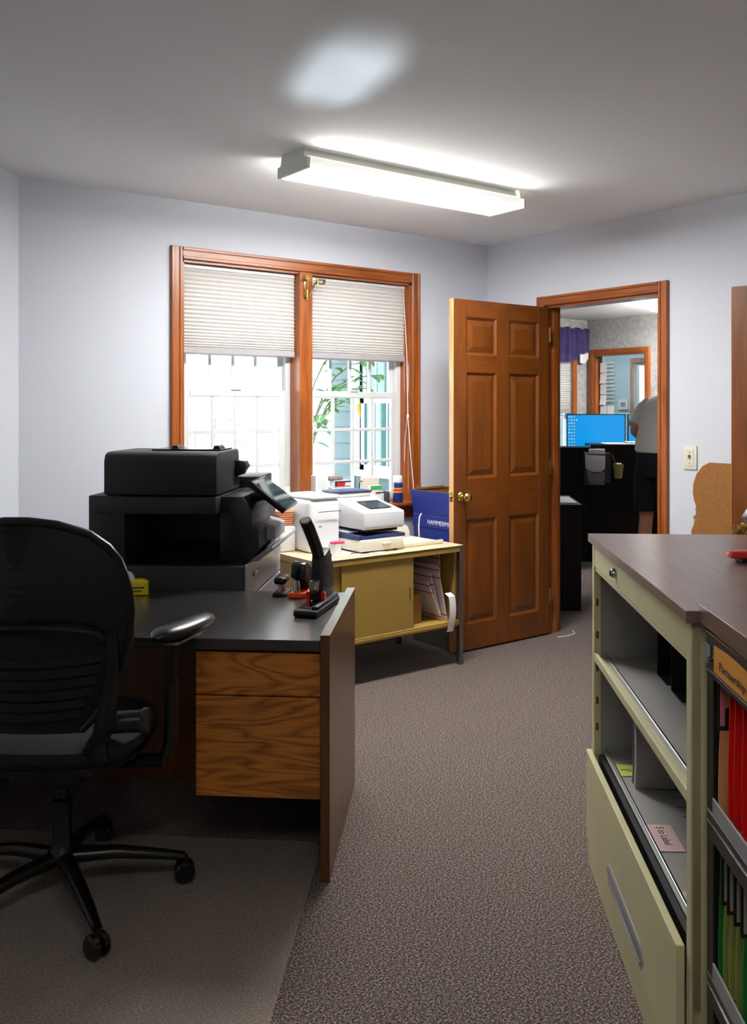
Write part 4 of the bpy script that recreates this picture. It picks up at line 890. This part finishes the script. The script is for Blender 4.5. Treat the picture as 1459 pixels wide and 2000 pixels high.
for (z0, z1, xo) in ((EZ0, 1.49, .03), (1.45, EZ1, .05)):
    so = MB().box(XR + xo, XR + xo + .02, EY0, EY0 + .04, z0, z1).box(XR + xo, XR + xo + .02, EY1 - .04, EY1, z0, z1).box(XR + xo, XR + xo + .02, EY0, EY1, z0, z0 + .04).box(XR + xo, XR + xo + .02, EY0, EY1, z1 - .04, z1).build('sash', VINYL, t, smooth=False)
    MB().box(XR + xo + .008, XR + xo + .012, EY0 + .04, EY1 - .04, z0 + .04, z1 - .04).build('pane', mat('dark_pane', S(58, 92, 92), .08, spec=.8) if z0 < 1 else bpy.data.materials['dark_pane'], so, smooth=False)
    for f_ in (1 / 3, 2 / 3): MB().box(XR + xo + .002, XR + xo + .018, EY0 + (EY1 - EY0) * f_ - .007, EY0 + (EY1 - EY0) * f_ + .007, z0 + .04, z1 - .04).build('muntin', VINYL, so, smooth=False)
t = thing('porch_step', 'grey concrete step against the clapboard wing outside', 'step', (XR - .5, 5.2, 0))
MB().box(XR - .20, XR - .001, 5.0, 6.4, -.15, .62, .01, 1).build('step_block', mat('pale_concrete', S(165, 175, 175), .9, noise=.1, nscale=10), t)
MB().box(XR - .22, XR - .001, 4.95, 6.45, .621, .66, .005, 1).build('step_slab', mat('slab_white', S(205, 212, 212), .8), t)

# window with shade and valance on the far-left wall
t = thing('window_3', 'next-room window with a pale shade behind the purple valance', 'window', (VX0, Y2, VZ0), kind='structure')
for (a0, a1, z0, z1) in ((VX0, VX0 + .04, VZ0, VZ1), (VX1 - .04, VX1, VZ0, VZ1), (VX0, VX1, VZ0, VZ0 + .04), (VX0, VX1, VZ1 - .04, VZ1), (VX0, VX1, 1.30, 1.34)): MB().box(a0, a1, Y2 + .06, Y2 + .09, z0, z1, .002, 1).build('sash', VINYL, t)
for a in (VX0 + .26, VX0 + .52): MB().box(a - .008, a + .008, Y2 + .066, Y2 + .084, VZ0 + .04, VZ1 - .04).build('muntin', VINYL, t, smooth=False)
MB().box(VX0 + .04, VX1 - .04, Y2 + .073, Y2 + .077, VZ0 + .04, VZ1 - .04).build('pane', GLASS, t, smooth=False)
t = thing('trim_4', 'oak casing of the next-room window under the valance', 'window casing', (VX1, Y2, VZ0), kind='structure')
MB().box(VX1, VX1 + .07, Y2 - .02, Y2, VZ0 - .02, VZ1 + .07, .003, 1).build('side_casing', OAK_V, t); MB().box(VX0 - .07, VX0, Y2 - .02, Y2, VZ0 - .02, VZ1 + .07, .003, 1).build('side_casing', OAK_V, t)
MB().box(VX0 - .07, VX1 + .07, Y2 - .02, Y2, VZ1, VZ1 + .07, .003, 1).build('head_casing', OAK_H, t); MB().box(VX0 - .1, VX1 + .1, Y2 - .06, Y2 + .06, VZ0 - .045, VZ0 - .02, .003, 1).build('stool', OAK_H, t)
pleated('pale pleated shade in the next-room window below the valance', VX0 + .01, VX1 - .004, 1.36, 2.09, Y2 + .02, n=30, depth=.03)
t = thing('valance', 'gathered purple valance above the next-room window', 'valance', (7.4, Y2 - .06, 1.95))
PUR = mat('purple_fabric', S(64, 52, 104), .85, noise=.3, nscale=14)
def val(u, v):
    x = 6.85 + (7.935 - 6.85) * u
    zb = 1.93 + .08 * max(0, min(1, (x - 7.72) / .14)) + .02 * math.sin(x * 9); zt = 2.285 + .012 * math.sin(x * 40)
    return (x, Y2 - .075 + .018 * math.sin(x * 75) + .008 * math.sin(x * 31 + v * 2), zb + (zt - zb) * v)
MB().sheet(val, 150, 10, .002).build('gathered_cloth', PUR, t)
MB().sheet(lambda u, v: (7.81 + .14 * u, Y2 - .062 + .008 * math.sin(u * 9), 1.915 - .03 * math.sin(u * 3) + .05 * u + .10 * v), 12, 3, .002).build('white_lining', PAPER, t)
MB().cyl((6.85, Y2 - .07, 2.29), (7.95, Y2 - .07, 2.27), .008, n=10).build('rod', PUR, t)

# interior window on the far wall, looking into a pale blue room
t = thing('trim_5', 'oak casing around the interior window of the far wall', 'window casing', (X2, FWY0, FWZ0), kind='structure')
for (y0, y1, z0, z1, nm, mm) in ((FWY0 - .07, FWY0, FWZ0, FWZ1 + .07, 'side_casing', OAK_V), (FWY1, FWY1 + .07, FWZ0, FWZ1 + .07, 'side_casing', OAK_V), (FWY0, FWY1, FWZ1, FWZ1 + .07, 'head_casing', OAK_Y)):
    MB().box(X2 - .018, X2, y0, y1, z0, z1, .003, 1).box(X2 - .025, X2 - .016, y0 + (.01 if y1 - y0 < .1 else 0), y1 - (.01 if y1 - y0 < .1 else 0), z0 if y1 - y0 < .1 else z0 + .01, z1 - .01, .002, 1).build(nm, mm, t)
MB().box(X2, X2 + .12, FWY1 - .012, FWY1 + .001, FWZ0, FWZ1).build('jamb', OAK_V, t); MB().box(X2, X2 + .12, FWY0 - .001, FWY0 + .012, FWZ0, FWZ1).build('jamb', OAK_V, t)
t = thing('window_4', 'interior glass pane in the far wall with notes stuck on it', 'window', (X2 + .06, FWY0, FWZ0), kind='structure')
MB().box(X2 + .058, X2 + .062, FWY0 + .012, FWY1 - .012, FWZ0, FWZ1).build('pane', GLASS, t, smooth=False)
NP = [(6.52, 1.86 - k * .118, .085, .108) for k in range(6)] + [(6.52 - .10, 1.86 - 4 * .118, .09, .108), (6.42, 1.86 - 5 * .118, .09, .105)]
nl = ['top', 'second', 'third', 'fourth', 'fifth', 'sixth']
for k, (y, z, w_, h_) in enumerate(NP):
    lab = ('white note stuck on the interior glass, %s of the tall column' % nl[k]) if k < 6 else ['white note stuck on the interior glass, upper one right of the column', 'white note stuck on the interior glass, lower one right of the column'][k - 6]
    e = thing('glass_note', lab, 'note', (X2 + .054, y, z), group='white notes on the interior window')
    MB().sheet(lambda u, v: (X2 + .0565 - .012 * (1 - v) ** 2 * (k % 2 + .4), y - w_ / 2 + w_ * u, z - h_ / 2 + h_ * v), 2, 4, .0008).build('paper', PAPER, e)
# blue room beyond
m = MB(); m.box(8.0, 8.12, Y2 + .12, 8.6, 0, Z2); struct(m, 'wall_blue_front', BLUEW, None, 'pale blue wall on the near side of the far room', 'wall')
m = MB(); m.box(XR + .12, 8.12, -2.6, -2.5, 0, Z2); struct(m, 'wall_next_near', WP, None, 'near end wall of the next room', 'wall')
t = thing('blue_room_fill_light', 'unseen ceiling light added to brighten the far blue room', 'ceiling light', (8.9, 7.0, Z2))  # fixture added out of sight to light the blue walls
MB().box(8.75, 9.05, 6.4, 7.6, Z2 - .03, Z2, .004, 1).build('housing', FIX, t)
MB().box(8.74, 9.06, 6.39, 7.61, Z2 - .08, Z2 - .031, .006, 1).build('diffuser', mat('soft_diffuser', (1, .985, .95, 1), .5, emit=4), t)
m = MB(); m.box(9.7, 9.8, 4.0, 6.98, 0, Z2).box(9.7, 9.8, 7.35, 8.6, 0, Z2).box(9.7, 9.8, 6.98, 7.35, 0, .9).box(9.7, 9.8, 6.98, 7.35, 2.0, Z2)
struct(m, 'wall_blue', BLUEW, None, 'pale blue wall seen beyond the interior window', 'wall')
m = MB(); m.box(8.12, 9.7, 8.5, 8.6, 0, Z2); struct(m, 'wall_blue_side', BLUEW, None, 'pale blue side wall beyond the interior window', 'wall')
m = MB(); m.box(8.12, 9.8, 3.9, 4.0, 0, Z2); struct(m, 'wall_blue_near', BLUEW, None, 'pale blue side wall of the far room', 'wall')
m = MB(); m.box(8.12, 9.8, 3.9, 8.6, -.1, 0); struct(m, 'floor_blue_room', CARPET, None, 'carpet of the far room', 'floor')
m = MB(); m.box(8.0, 9.8, 7.2, 8.6, Z2, Z2 + .1); struct(m, 'ceiling_blue_room', CEIL, None, 'ceiling of the far room', 'ceiling')
PT = wood('pale_trim', S(150, 110, 90), S(190, 150, 128), 'z')
t = thing('window_6', 'narrow bright window with wood trim at the back of the blue room', 'window', (9.7, 6.98, .9), kind='structure')
for (y0, y1, z0, z1) in ((6.92, 6.98, .85, 2.06), (7.35, 7.41, .85, 2.06), (6.98, 7.35, 2.0, 2.06)): MB().box(9.68, 9.70, y0, y1, z0, z1, .003, 1).build('casing', PT, t)
MB().box(9.74, 9.76, 6.98, 7.02, .9, 2.0).box(9.74, 9.76, 7.31, 7.35, .9, 2.0).box(9.74, 9.76, 7.02, 7.31, 1.96, 2.0).build('sash', VINYL, t, smooth=False)
MB().box(9.742, 9.758, 7.13, 7.15, .9, 1.96).build('muntin', BLACKM, t, smooth=False)
MB().box(9.748, 9.752, 7.02, 7.31, .92, 1.96).build('pane', GLASS, t, smooth=False)
t = thing('thermostat', 'small white panel with a grey screen on the blue wall', 'thermostat', (9.7, 7.5, 1.4))
MB().box(9.672, 9.699, 7.44, 7.59, 1.40, 1.53, .004, 1).build('case', WHITE, t); MB().box(9.670, 9.673, 7.475, 7.55, 1.435, 1.495).build('screen', mat('lcd_grey', S(140, 145, 165), .3), t, smooth=False)
t = thing('mirrored_blinds', 'stand-in for blinds mirrored in the glass, white rack on the pale blue wall beyond the interior window', 'slats', (9.68, 7.9, 1.5))  # slats stand in for blinds reflected in the interior pane
for k in range(11): MB().box(9.675, 9.699, 7.66, 8.2, 1.50 + k * .050, 1.524 + k * .050, .003, 1).build('slat', WHITE, t)
for yy in (7.80, 7.97): MB().box(9.668, 9.677, yy, yy + .01, 1.47, 2.06).build('rail', WHITE, t, smooth=False)
# fluorescent in the next room
t = thing('far_ceiling_light', 'glowing fluorescent ceiling light of the next room at the top of the doorway', 'ceiling light', (6.9, 4.6, Z2))
FLX, FLY = w2(2.53, 8.35)
MB().box(FLX, FLX + .85, FLY - .26, FLY - .02, Z2 - .04, Z2, .004, 1).build('housing', FIX, t)
MB().box(FLX - .01, FLX + .86, FLY - .28, FLY, Z2 - .09, Z2 - .041, .006, 1).build('diffuser', EM, t)

# black lower desk just inside the next room
DK = mat('espresso_laminate', S(9, 5, 4), .5, spec=.25, noise=.2, nscale=15)
t = thing('black_side_desk', 'low black desk just inside the next room', 'desk', (1.0, 6.4, 0), A)
MB().box(.25, .925, 6.42, 7.12, .715, .74, .002, 1).build('desktop', DK, t)
MB().box(.25, .92, 6.44, 7.10, 0.0, .714, .002, 1).build('cabinet_body', DK, t)
t = thing('white_paper_stack', 'white papers with a grey notebook edge on the low black desk', 'papers', (.7, 6.5, .741), A)
MB().box(.64, .90, 6.5, 6.95, .741, .747, .001, 1).build('paper_sheet', PAPER, t); MB().box(.60, .72, 6.5, 6.8, .748, .756, .002, 1).build('notebook', COPLIGHT, t)
t = thing('desk_phone', 'dark desk phone on the low black desk', 'phone', (.6, 6.8, .741), A)
MB().prism([(6.98, .748), (7.08, .748), (7.08, .81), (6.98, .77)], 'x', .56, .80, .004).build('base', BLACKG, t); MB().tube([(.60, 7.03, .80), (.62, 7.03, .825), (.74, 7.03, .825), (.76, 7.03, .80)], .014, 10).build('handset', CHROME if False else BLACKG, t)
# reception counter
t = thing('reception_counter', 'tall espresso reception counter across the next room', 'counter', (1.3, 8.3, 0), A)
MB().box(.40, 1.282, 8.42, 8.46, .02, 1.045, .002, 1).build('front_panel', DK, t)
MB().box(1.283, 2.75, 8.40, 8.46, .02, 1.062, .002, 1).build('front_panel', DK, t)
MB().box(.40, 1.282, 8.40, 8.72, 1.046, 1.058, .002, 1).build('ledge', DK, t); MB().box(1.283, 2.75, 8.385, 8.76, 1.063, 1.085, .002, 1).build('ledge', DK, t)
MB().box(.40, 2.3, 8.47, 9.08, .70, .735, .002, 1).build('work_surface', DK, t)
MB().box(.40, .43, 8.47, 9.08, 0, .70).build('end_panel', DK, t, smooth=False); MB().box(2.27, 2.3, 8.47, 9.08, 0, .70).build('end_panel', DK, t, smooth=False)
SB = bpy.data.materials.new('monitor_screen'); SB.use_nodes = True; p_ = SB.node_tree.nodes['Principled BSDF']
p_.inputs['Base Color'].default_value = (0, 0, 0, 1); p_.inputs['Emission Color'].default_value = S(0, 148, 226); p_.inputs['Emission Strength'].default_value = .5; p_.inputs['Roughness'].default_value = .3
icm = [mat('icon_%s' % n, c, .5, emit=.45) for n, c in (('white', S(235, 235, 240)), ('pink', S(230, 160, 200)), ('green', S(170, 220, 120)), ('violet', S(150, 140, 230)), ('orange', S(230, 140, 60)))]
for k, (a0, lab) in enumerate(((1.130, 'flat monitor with a blue desktop full of icons on the reception counter, left one'), (1.708, 'flat monitor with a plain blue screen partly hidden by the standing person'))):
    t = thing('monitor', lab, 'monitor', (a0 + .27, 8.98, .736), A, group='monitors on the reception counter')
    MB().box(a0, a0 + .560, 8.90, 8.93, 1.03, 1.358, .004, 1).build('bezel', BLACKG, t)
    MB().box(a0 + .010, a0 + .550, 8.8985, 8.9005, 1.042, 1.348).build('screen', SB, t, smooth=False)
    MB().box(a0 + .25, a0 + .31, 8.93, 8.96, .75, 1.15, .004, 1).build('stand_neck', BLACK, t); MB().box(a0 + .17, a0 + .39, 8.86, 9.06, .737, .749, .004, 1).build('stand_foot', BLACK, t)
    if k == 0:
        for r in range(10):
            for c in range(4 if r == 1 else 3):
                MB().box(a0 + .022 + c * .024, a0 + .032 + c * .024, 8.8975, 8.8984, 1.326 - r * .0305, 1.336 - r * .0305).build('desktop_icon', icm[(r * 3 + c * 2 + r * c) % 5], t, smooth=False)
t = thing('counter_papers', 'loose papers lying along the top of the reception counter', 'papers', (1.5, 8.4, 1.086), A)
MB().box(1.42, 2.1, 8.40, 8.70, 1.086, 1.091, .001, 1).build('paper_sheet', PAPER, t); MB().box(1.9, 2.3, 8.37, 8.62, 1.092, 1.098, .001, 1).build('paper_sheet', PAPER, t)
t = thing('spiral_notebook', 'grey spiral notebook lying on the counter papers', 'notebook', (1.65, 8.45, 1.092), A)
MB().box(1.62, 1.88, 8.45, 8.66, 1.0925, 1.106, .002, 1).build('cover', GREYM, t)
for k in range(16): MB().tube([(1.63 + k * .0155, 8.446, 1.094), (1.63 + k * .0155, 8.440, 1.102), (1.63 + k * .0155, 8.448, 1.109), (1.63 + k * .0155, 8.456, 1.104)], .0018, 5).build('spiral_ring', STEEL, t)
# wall pocket and candy cup on the counter front
t = thing('hanging_file_pocket', 'smoky plastic file pocket hanging on the front of the counter', 'file holder', (1.3, 8.36, .75), A)
SMK = mat('smoky_plastic', S(58, 58, 64), .3); SMP = mat('clear_plastic_grey', S(120, 120, 126), .25)
MB().prism([(8.40, 1.02), (8.30, 1.005), (8.315, .72), (8.40, .73)], 'x', 1.215, 1.40, .003).build('pocket', SMK, t)
MB().prism([(1.218, .995), (1.395, .985), (1.392, .87), (1.36, .845), (1.30, .84), (1.25, .855), (1.222, .88)], 'y', 8.288, 8.297, .001).build('front_sheet', mat('lilac_grey_paper', S(214, 212, 220), .5), t)
MB().prism([(1.252, .735), (1.385, .728), (1.392, .845), (1.30, .828), (1.228, .865)], 'y', 8.290, 8.299, .001).build('front_pocket', SMP, t)
MB().box(1.26, 1.40, 8.34, 8.37, .80, 1.045, .002, 1).build('papers_inside', PAPER, t); MB().box(1.405, 1.45, 8.33, 8.395, .74, 1.01, .002, 1).build('side_pocket', SMK, t)
t = thing('candy_cup', 'clear cup of candies clipped to the counter front', 'cup', (1.53, 8.35, .78), A)
MB().lathe([(.034, 0), (.047, .125), (.049, .127), (.045, .125), (.033, .006)], (1.515, 8.325, .785), 24).build('cup', mat('yellowish_plastic', S(150, 145, 100), .25), t)
MB().cyl((1.47, 8.380, 1.0), (1.50, 8.37, .90), .006, n=8).build('clip', STEEL, t)
for k, (c_, dx, dy) in enumerate(((S(170, 40, 40), -.018, .0), (S(200, 220, 60), .010, -.02), (S(235, 230, 225), .0, .018), (S(120, 30, 40), .022, .012))): MB().ball((1.515 + dx, 8.325 + dy, .91), .014, .014, .012, 10).build('candy', mat('candy_%d' % k, c_, .3), t)

# ------------------------------------------------------------------ person at the counter
def skin_mesh(name, verts, edges, radii, m_, parent, root=0, sub=2):
    me = bpy.data.meshes.new(name); me.from_pydata(verts, edges, []); o = bpy.data.objects.new(name, me); COL.objects.link(o)
    md = o.modifiers.new('s', 'SKIN'); md.use_smooth_shade = True; md.branch_smoothing = .5
    for v, r in zip(me.skin_vertices[0].data, radii): v.radius = r if isinstance(r, tuple) else (r, r)
    me.skin_vertices[0].data[root].use_root = True
    sb = o.modifiers.new('u', 'SUBSURF'); sb.levels = sub; sb.render_levels = sub
    dg = bpy.context.evaluated_depsgraph_get(); dg.update()
    nm = bpy.data.meshes.new_from_object(o.evaluated_get(dg)); bpy.data.objects.remove(o); bpy.data.meshes.remove(me)
    nm.materials.clear(); nm.materials.append(m_); nm.name = name
    for p in nm.polygons: p.use_smooth = True
    q = bpy.data.objects.new(name, nm); COL.objects.link(q); q.parent = parent; return q
pw_ = w2(2.29, 7.35)
t = thing('person', 'person in light grey shirt and black shorts standing at the counter, back turned', 'person', (0, 0, 0))
t.location = (pw_[0], pw_[1], 0); t.rotation_euler = (0, 0, R(-36.87 - 48))
V = [(0, 0, .98), (0, .0, 1.12), (0, .06, 1.28), (0, .15, 1.42), (0, .25, 1.50), (0, .31, 1.55), (0, .37, 1.61), (0, .40, 1.67)]
E = [(i, i + 1) for i in range(7)]; RR = [(.15, .11), (.14, .105), (.15, .11), (.15, .10), (.062, .06), (.06, .065), (.078, .092), (.060, .070)]
for s in (-1, 1):
    b = len(V); V += [(s * .175, .15, 1.44), (s * .215, .07, 1.33), (s * .225, .0, 1.22), (s * .20, .14, 1.15), (s * .17, .25, 1.12), (s * .165, .31, 1.115)]
    RR += [.055, .048, .038, .036, .026, (.034, .016)]; E += [(3, b)] + [(b + i, b + i + 1) for i in range(5)]
    for f, (fx, L_) in enumerate(((-.030, .070), (-.010, .082), (.010, .078), (.028, .062))):
        c_ = len(V); V += [(s * .165 + fx, .352, 1.112), (s * .165 + fx * 1.1, .352 + L_ * .6, 1.106), (s * .165 + fx * 1.1, .352 + L_, 1.092)]; RR += [.010, .009, .008]; E += [(b + 5, c_), (c_, c_ + 1), (c_ + 1, c_ + 2)]
    c_ = len(V); V += [(s * .165 - s * .042, .31, 1.108), (s * .165 - s * .062, .345, 1.100)]; RR += [.011, .009]; E += [(b + 5, c_), (c_, c_ + 1)]
    b = len(V); V += [(s * .095, 0, .90), (s * .105, .005, .70), (s * .11, .01, .52), (s * .112, -.015, .36), (s * .115, -.01, .10), (s * .118, .03, .045), (s * .125, .14, .035)]
    RR += [.095, .078, .056, (.056, .060), .036, (.04, .035), (.042, .026)]; E += [(0, b)] + [(b + i, b + i + 1) for i in range(6)]
body = skin_mesh('body', V, E, RR, SKIN, t)
HAIR = mat('brown_hair', S(70, 52, 40), .8, noise=.3, nscale=80, bump=.5, bscale=120)
MB().ball((0, .37, 1.66), .088, .098, .082, 20).ball((0, .325, 1.62), .080, .060, .070, 16).build('hair', HAIR, t)
MB().prism([(.462, 1.62), (.492, 1.585), (.462, 1.58)], 'x', -.012, .012, .003).build('nose', SKIN, t)
for s in (-1, 1):
    MB().ball((s * .083, .378, 1.61), .012, .02, .03, 10).build('ear', SKIN, t)
    MB().ball((s * .032, .455, 1.63), .012, .010, .008, 10).build('eye', PAPER, t)
MB().box(-.022, .022, .462, .468, 1.552, 1.558, .002, 1).build('mouth', mat('lips', S(170, 90, 80), .5), t)
SHIRT = mat('light_grey_shirt', S(226, 220, 212), .9, bump=.3, bscale=60)
MB().loft([(0, .0, 1.055, .180, .135), (0, .0, 1.075, .192, .145), (0, -.005, 1.13, .183, .138), (0, .03, 1.22, .182, .140), (0, .085, 1.34, .195, .148), (0, .135, 1.43, .205, .145), (0, .175, 1.49, .180, .130), (0, .215, 1.535, .120, .105), (0, .245, 1.56, .072, .07)], 32).build('shirt', SHIRT, t)
for s in (-1, 1): MB().tube([(s * .14, .15, 1.455), (s * .19, .12, 1.40), (s * .215, .07, 1.33), (s * .225, .025, 1.265)], [.072, .072, .066, .062], 20).build('sleeve', SHIRT, t)
MB().tube([(-.06, .26, 1.555), (-.0, .19, 1.575), (.06, .26, 1.555)], [(.02, .012)] * 3, 10).build('collar', SHIRT, t)
SHO = mat('black_shorts', S(18, 19, 22), .85, bump=.3, bscale=80)
m = MB(); m.loft([(0, 0, .86, .185, .135), (0, 0, .95, .188, .140), (0, 0, 1.05, .172, .130), (0, 0, 1.10, .166, .125)], 32)
for s in (-1, 1): m.loft([(s * .105, .005, .58, .098, .112), (s * .102, .005, .70, .102, .115), (s * .095, 0, .86, .104, .125), (s * .085, 0, .93, .098, .12)], 28)
m.build('shorts', SHO, t)
SHOE = mat('white_trainers', S(210, 210, 212), .5)
for s in (-1, 1): MB().loft([(s * .12, .06, .0, .048, .130), (s * .12, .06, .03, .052, .135), (s * .12, .05, .06, .046, .115), (s * .118, .0, .095, .044, .055)], 24).build('shoe', SHOE, t)

# ================================================================== YARD outside the window
PW = mat('white_porch_paint', S(225, 230, 232), .7)
m = MB(); m.box(2.85, XR + .02, YB + .15, 7.4, 2.62, 2.76); o = m.build('added_shade_roof', PW, None, smooth=False); tag(o, 'white roof slab added out of view to shade the clapboard wing', 'roof', None, 'structure')  # slab added above the view to keep skylight off the siding
t = thing('porch_column', 'white square porch column outside the right window beside the mullion', 'column', (3.98, 6.0, -.15))
MB().box(3.92, 4.04, 5.94, 6.06, -.10, 2.55, .006, 1).build('shaft', PW, t); MB().box(3.90, 4.06, 5.92, 6.08, -.15, -.02, .006, 1).build('base', PW, t); MB().box(3.90, 4.06, 5.92, 6.08, 2.53, 2.62, .006, 1).build('capital', PW, t)
CON = mat('sunlit_concrete', S(214, 216, 212), .9, noise=.06, nscale=3)
m = MB(); m.box(-6, XR, YB + .15, 16, -.25, -.15); o = m.build('yard_ground', CON, None, smooth=False); tag(o, 'pale concrete yard outside the double window', 'ground', None, 'structure')
t = thing('garden_fence', 'white board fence across the yard beyond the left window', 'fence', (0, 10.5, -.15))
FEN = mat('white_fence_paint', S(235, 238, 238), .7)
for k in range(24): MB().box(-1.2 + k * .21, -1.2 + k * .21 + .195, 10.5, 10.525, -.15, 1.55, .004, 1).build('fence_board', FEN, t)
MB().box(-1.2, 3.9, 10.526, 10.56, .1, .2).build('rail', FEN, t, smooth=False); MB().box(-1.2, 3.9, 10.526, 10.56, 1.2, 1.3).build('rail', FEN, t, smooth=False)
LEAF = mat('leaf_green', S(84, 128, 66), .45, noise=.25, nscale=8); LEAFY = mat('leaf_yellow', S(222, 190, 70), .5); STEM = mat('stem_green', S(84, 92, 48), .6)
def leaf_proto(name, L, Wd, mm, parent):
    m = MB(); N = 6; P = []; F = []
    for i in range(N + 1):
        f = i / N; w_ = Wd * math.sin(math.pi * min(1, f * .96 + .04)) ** .8; y = L * f; z = -.22 * L * f * f
        P += [(-w_, y, z + w_ * .35), (0, y, z), (w_, y, z + w_ * .35)]
    for i in range(N):
        for k in (0, 1): F.append([i * 3 + k, i * 3 + k + 1, (i + 1) * 3 + k + 1, (i + 1) * 3 + k])
    m.poly(P, F); o = m.build(name, mm, parent); o.data.transform(Matrix.Translation(OFF[parent.name])); return o
def shrub(label, base, stems, per, L, Wd, seed):
    rnd = random.Random(seed); t = thing('garden_shrub', label, 'shrub', base)
    proto = None
    for (tip, mid) in stems:
        pts = [Vector(base) + Vector((0, 0, -.0))] + [Vector(mid), Vector(tip)]
        fine = [pts[0] * (1 - f) ** 2 + pts[1] * 2 * f * (1 - f) + pts[2] * f * f for f in [i / 8 for i in range(9)]]
        MB().tube(fine, [.009 - .0007 * i for i in range(9)], 7).build('branch', STEM, t)
        for k in range(per):
            f = .5 + .5 * k / (per - 1); i = min(7, int(f * 8)); p = fine[i].lerp(fine[i + 1], f * 8 - i)
            if proto is None:
                proto = leaf_proto('leaf', L, Wd, LEAF, t); me = proto.data; bpy.data.objects.remove(proto)
                pm = me
            o = bpy.data.objects.new('leaf', pm); COL.objects.link(o); o.parent = t
            a = k * 2.4 + rnd.uniform(-.3, .3)
            M_ = Matrix.Translation(p - Vector(base)) @ Matrix.Rotation(a, 4, 'Z') @ Matrix.Rotation(rnd.uniform(-.5, .5), 4, 'X') @ Matrix.Scale(rnd.uniform(.75, 1.15), 4)
            o.matrix_local = M_
    return t
sh = shrub('leafy green shrub with long oval leaves outside the right window', (3.40, 5.42, -.15), [((3.84, 5.40, 1.62), (3.36, 5.5, 1.5)), ((4.02, 5.42, 1.76), (3.38, 5.5, 1.75)), ((4.14, 5.45, 1.66), (3.38, 5.5, 1.7)), ((3.90, 5.5, 1.84), (3.38, 5.5, 1.9)), ((3.76, 5.35, 1.46), (3.36, 5.4, 1.4)), ((4.06, 5.5, 1.56), (3.38, 5.5, 1.6))], 11, .13, .026, 3)
yl = leaf_proto('yellow_leaf', .12, .03, LEAFY, sh); yl.location = (3.93 - 3.40, 5.40 - 5.42, 1.46 + .15); yl.rotation_euler = (R(-80), 0, R(30))
shrub('strappy-leaved plant low outside the left window', (3.08, 6.25, -.15), [((3.0, 6.2, 1.28), (3.05, 6.3, .6)), ((3.25, 6.25, 1.18), (3.15, 6.3, .6)), ((3.12, 6.1, 1.36), (3.1, 6.2, .6)), ((2.9, 6.3, 1.2), (3.0, 6.3, .7))], 8, .26, .02, 5)
shrub('low green shrub at the foot of the clapboard wing', (3.78, 5.85, -.15), [((3.72, 5.80, .92), (3.75, 5.8, .4)), ((3.86, 5.85, .86), (3.8, 5.8, .4)), ((3.65, 5.9, .84), (3.7, 5.9, .4))], 9, .10, .026, 8)
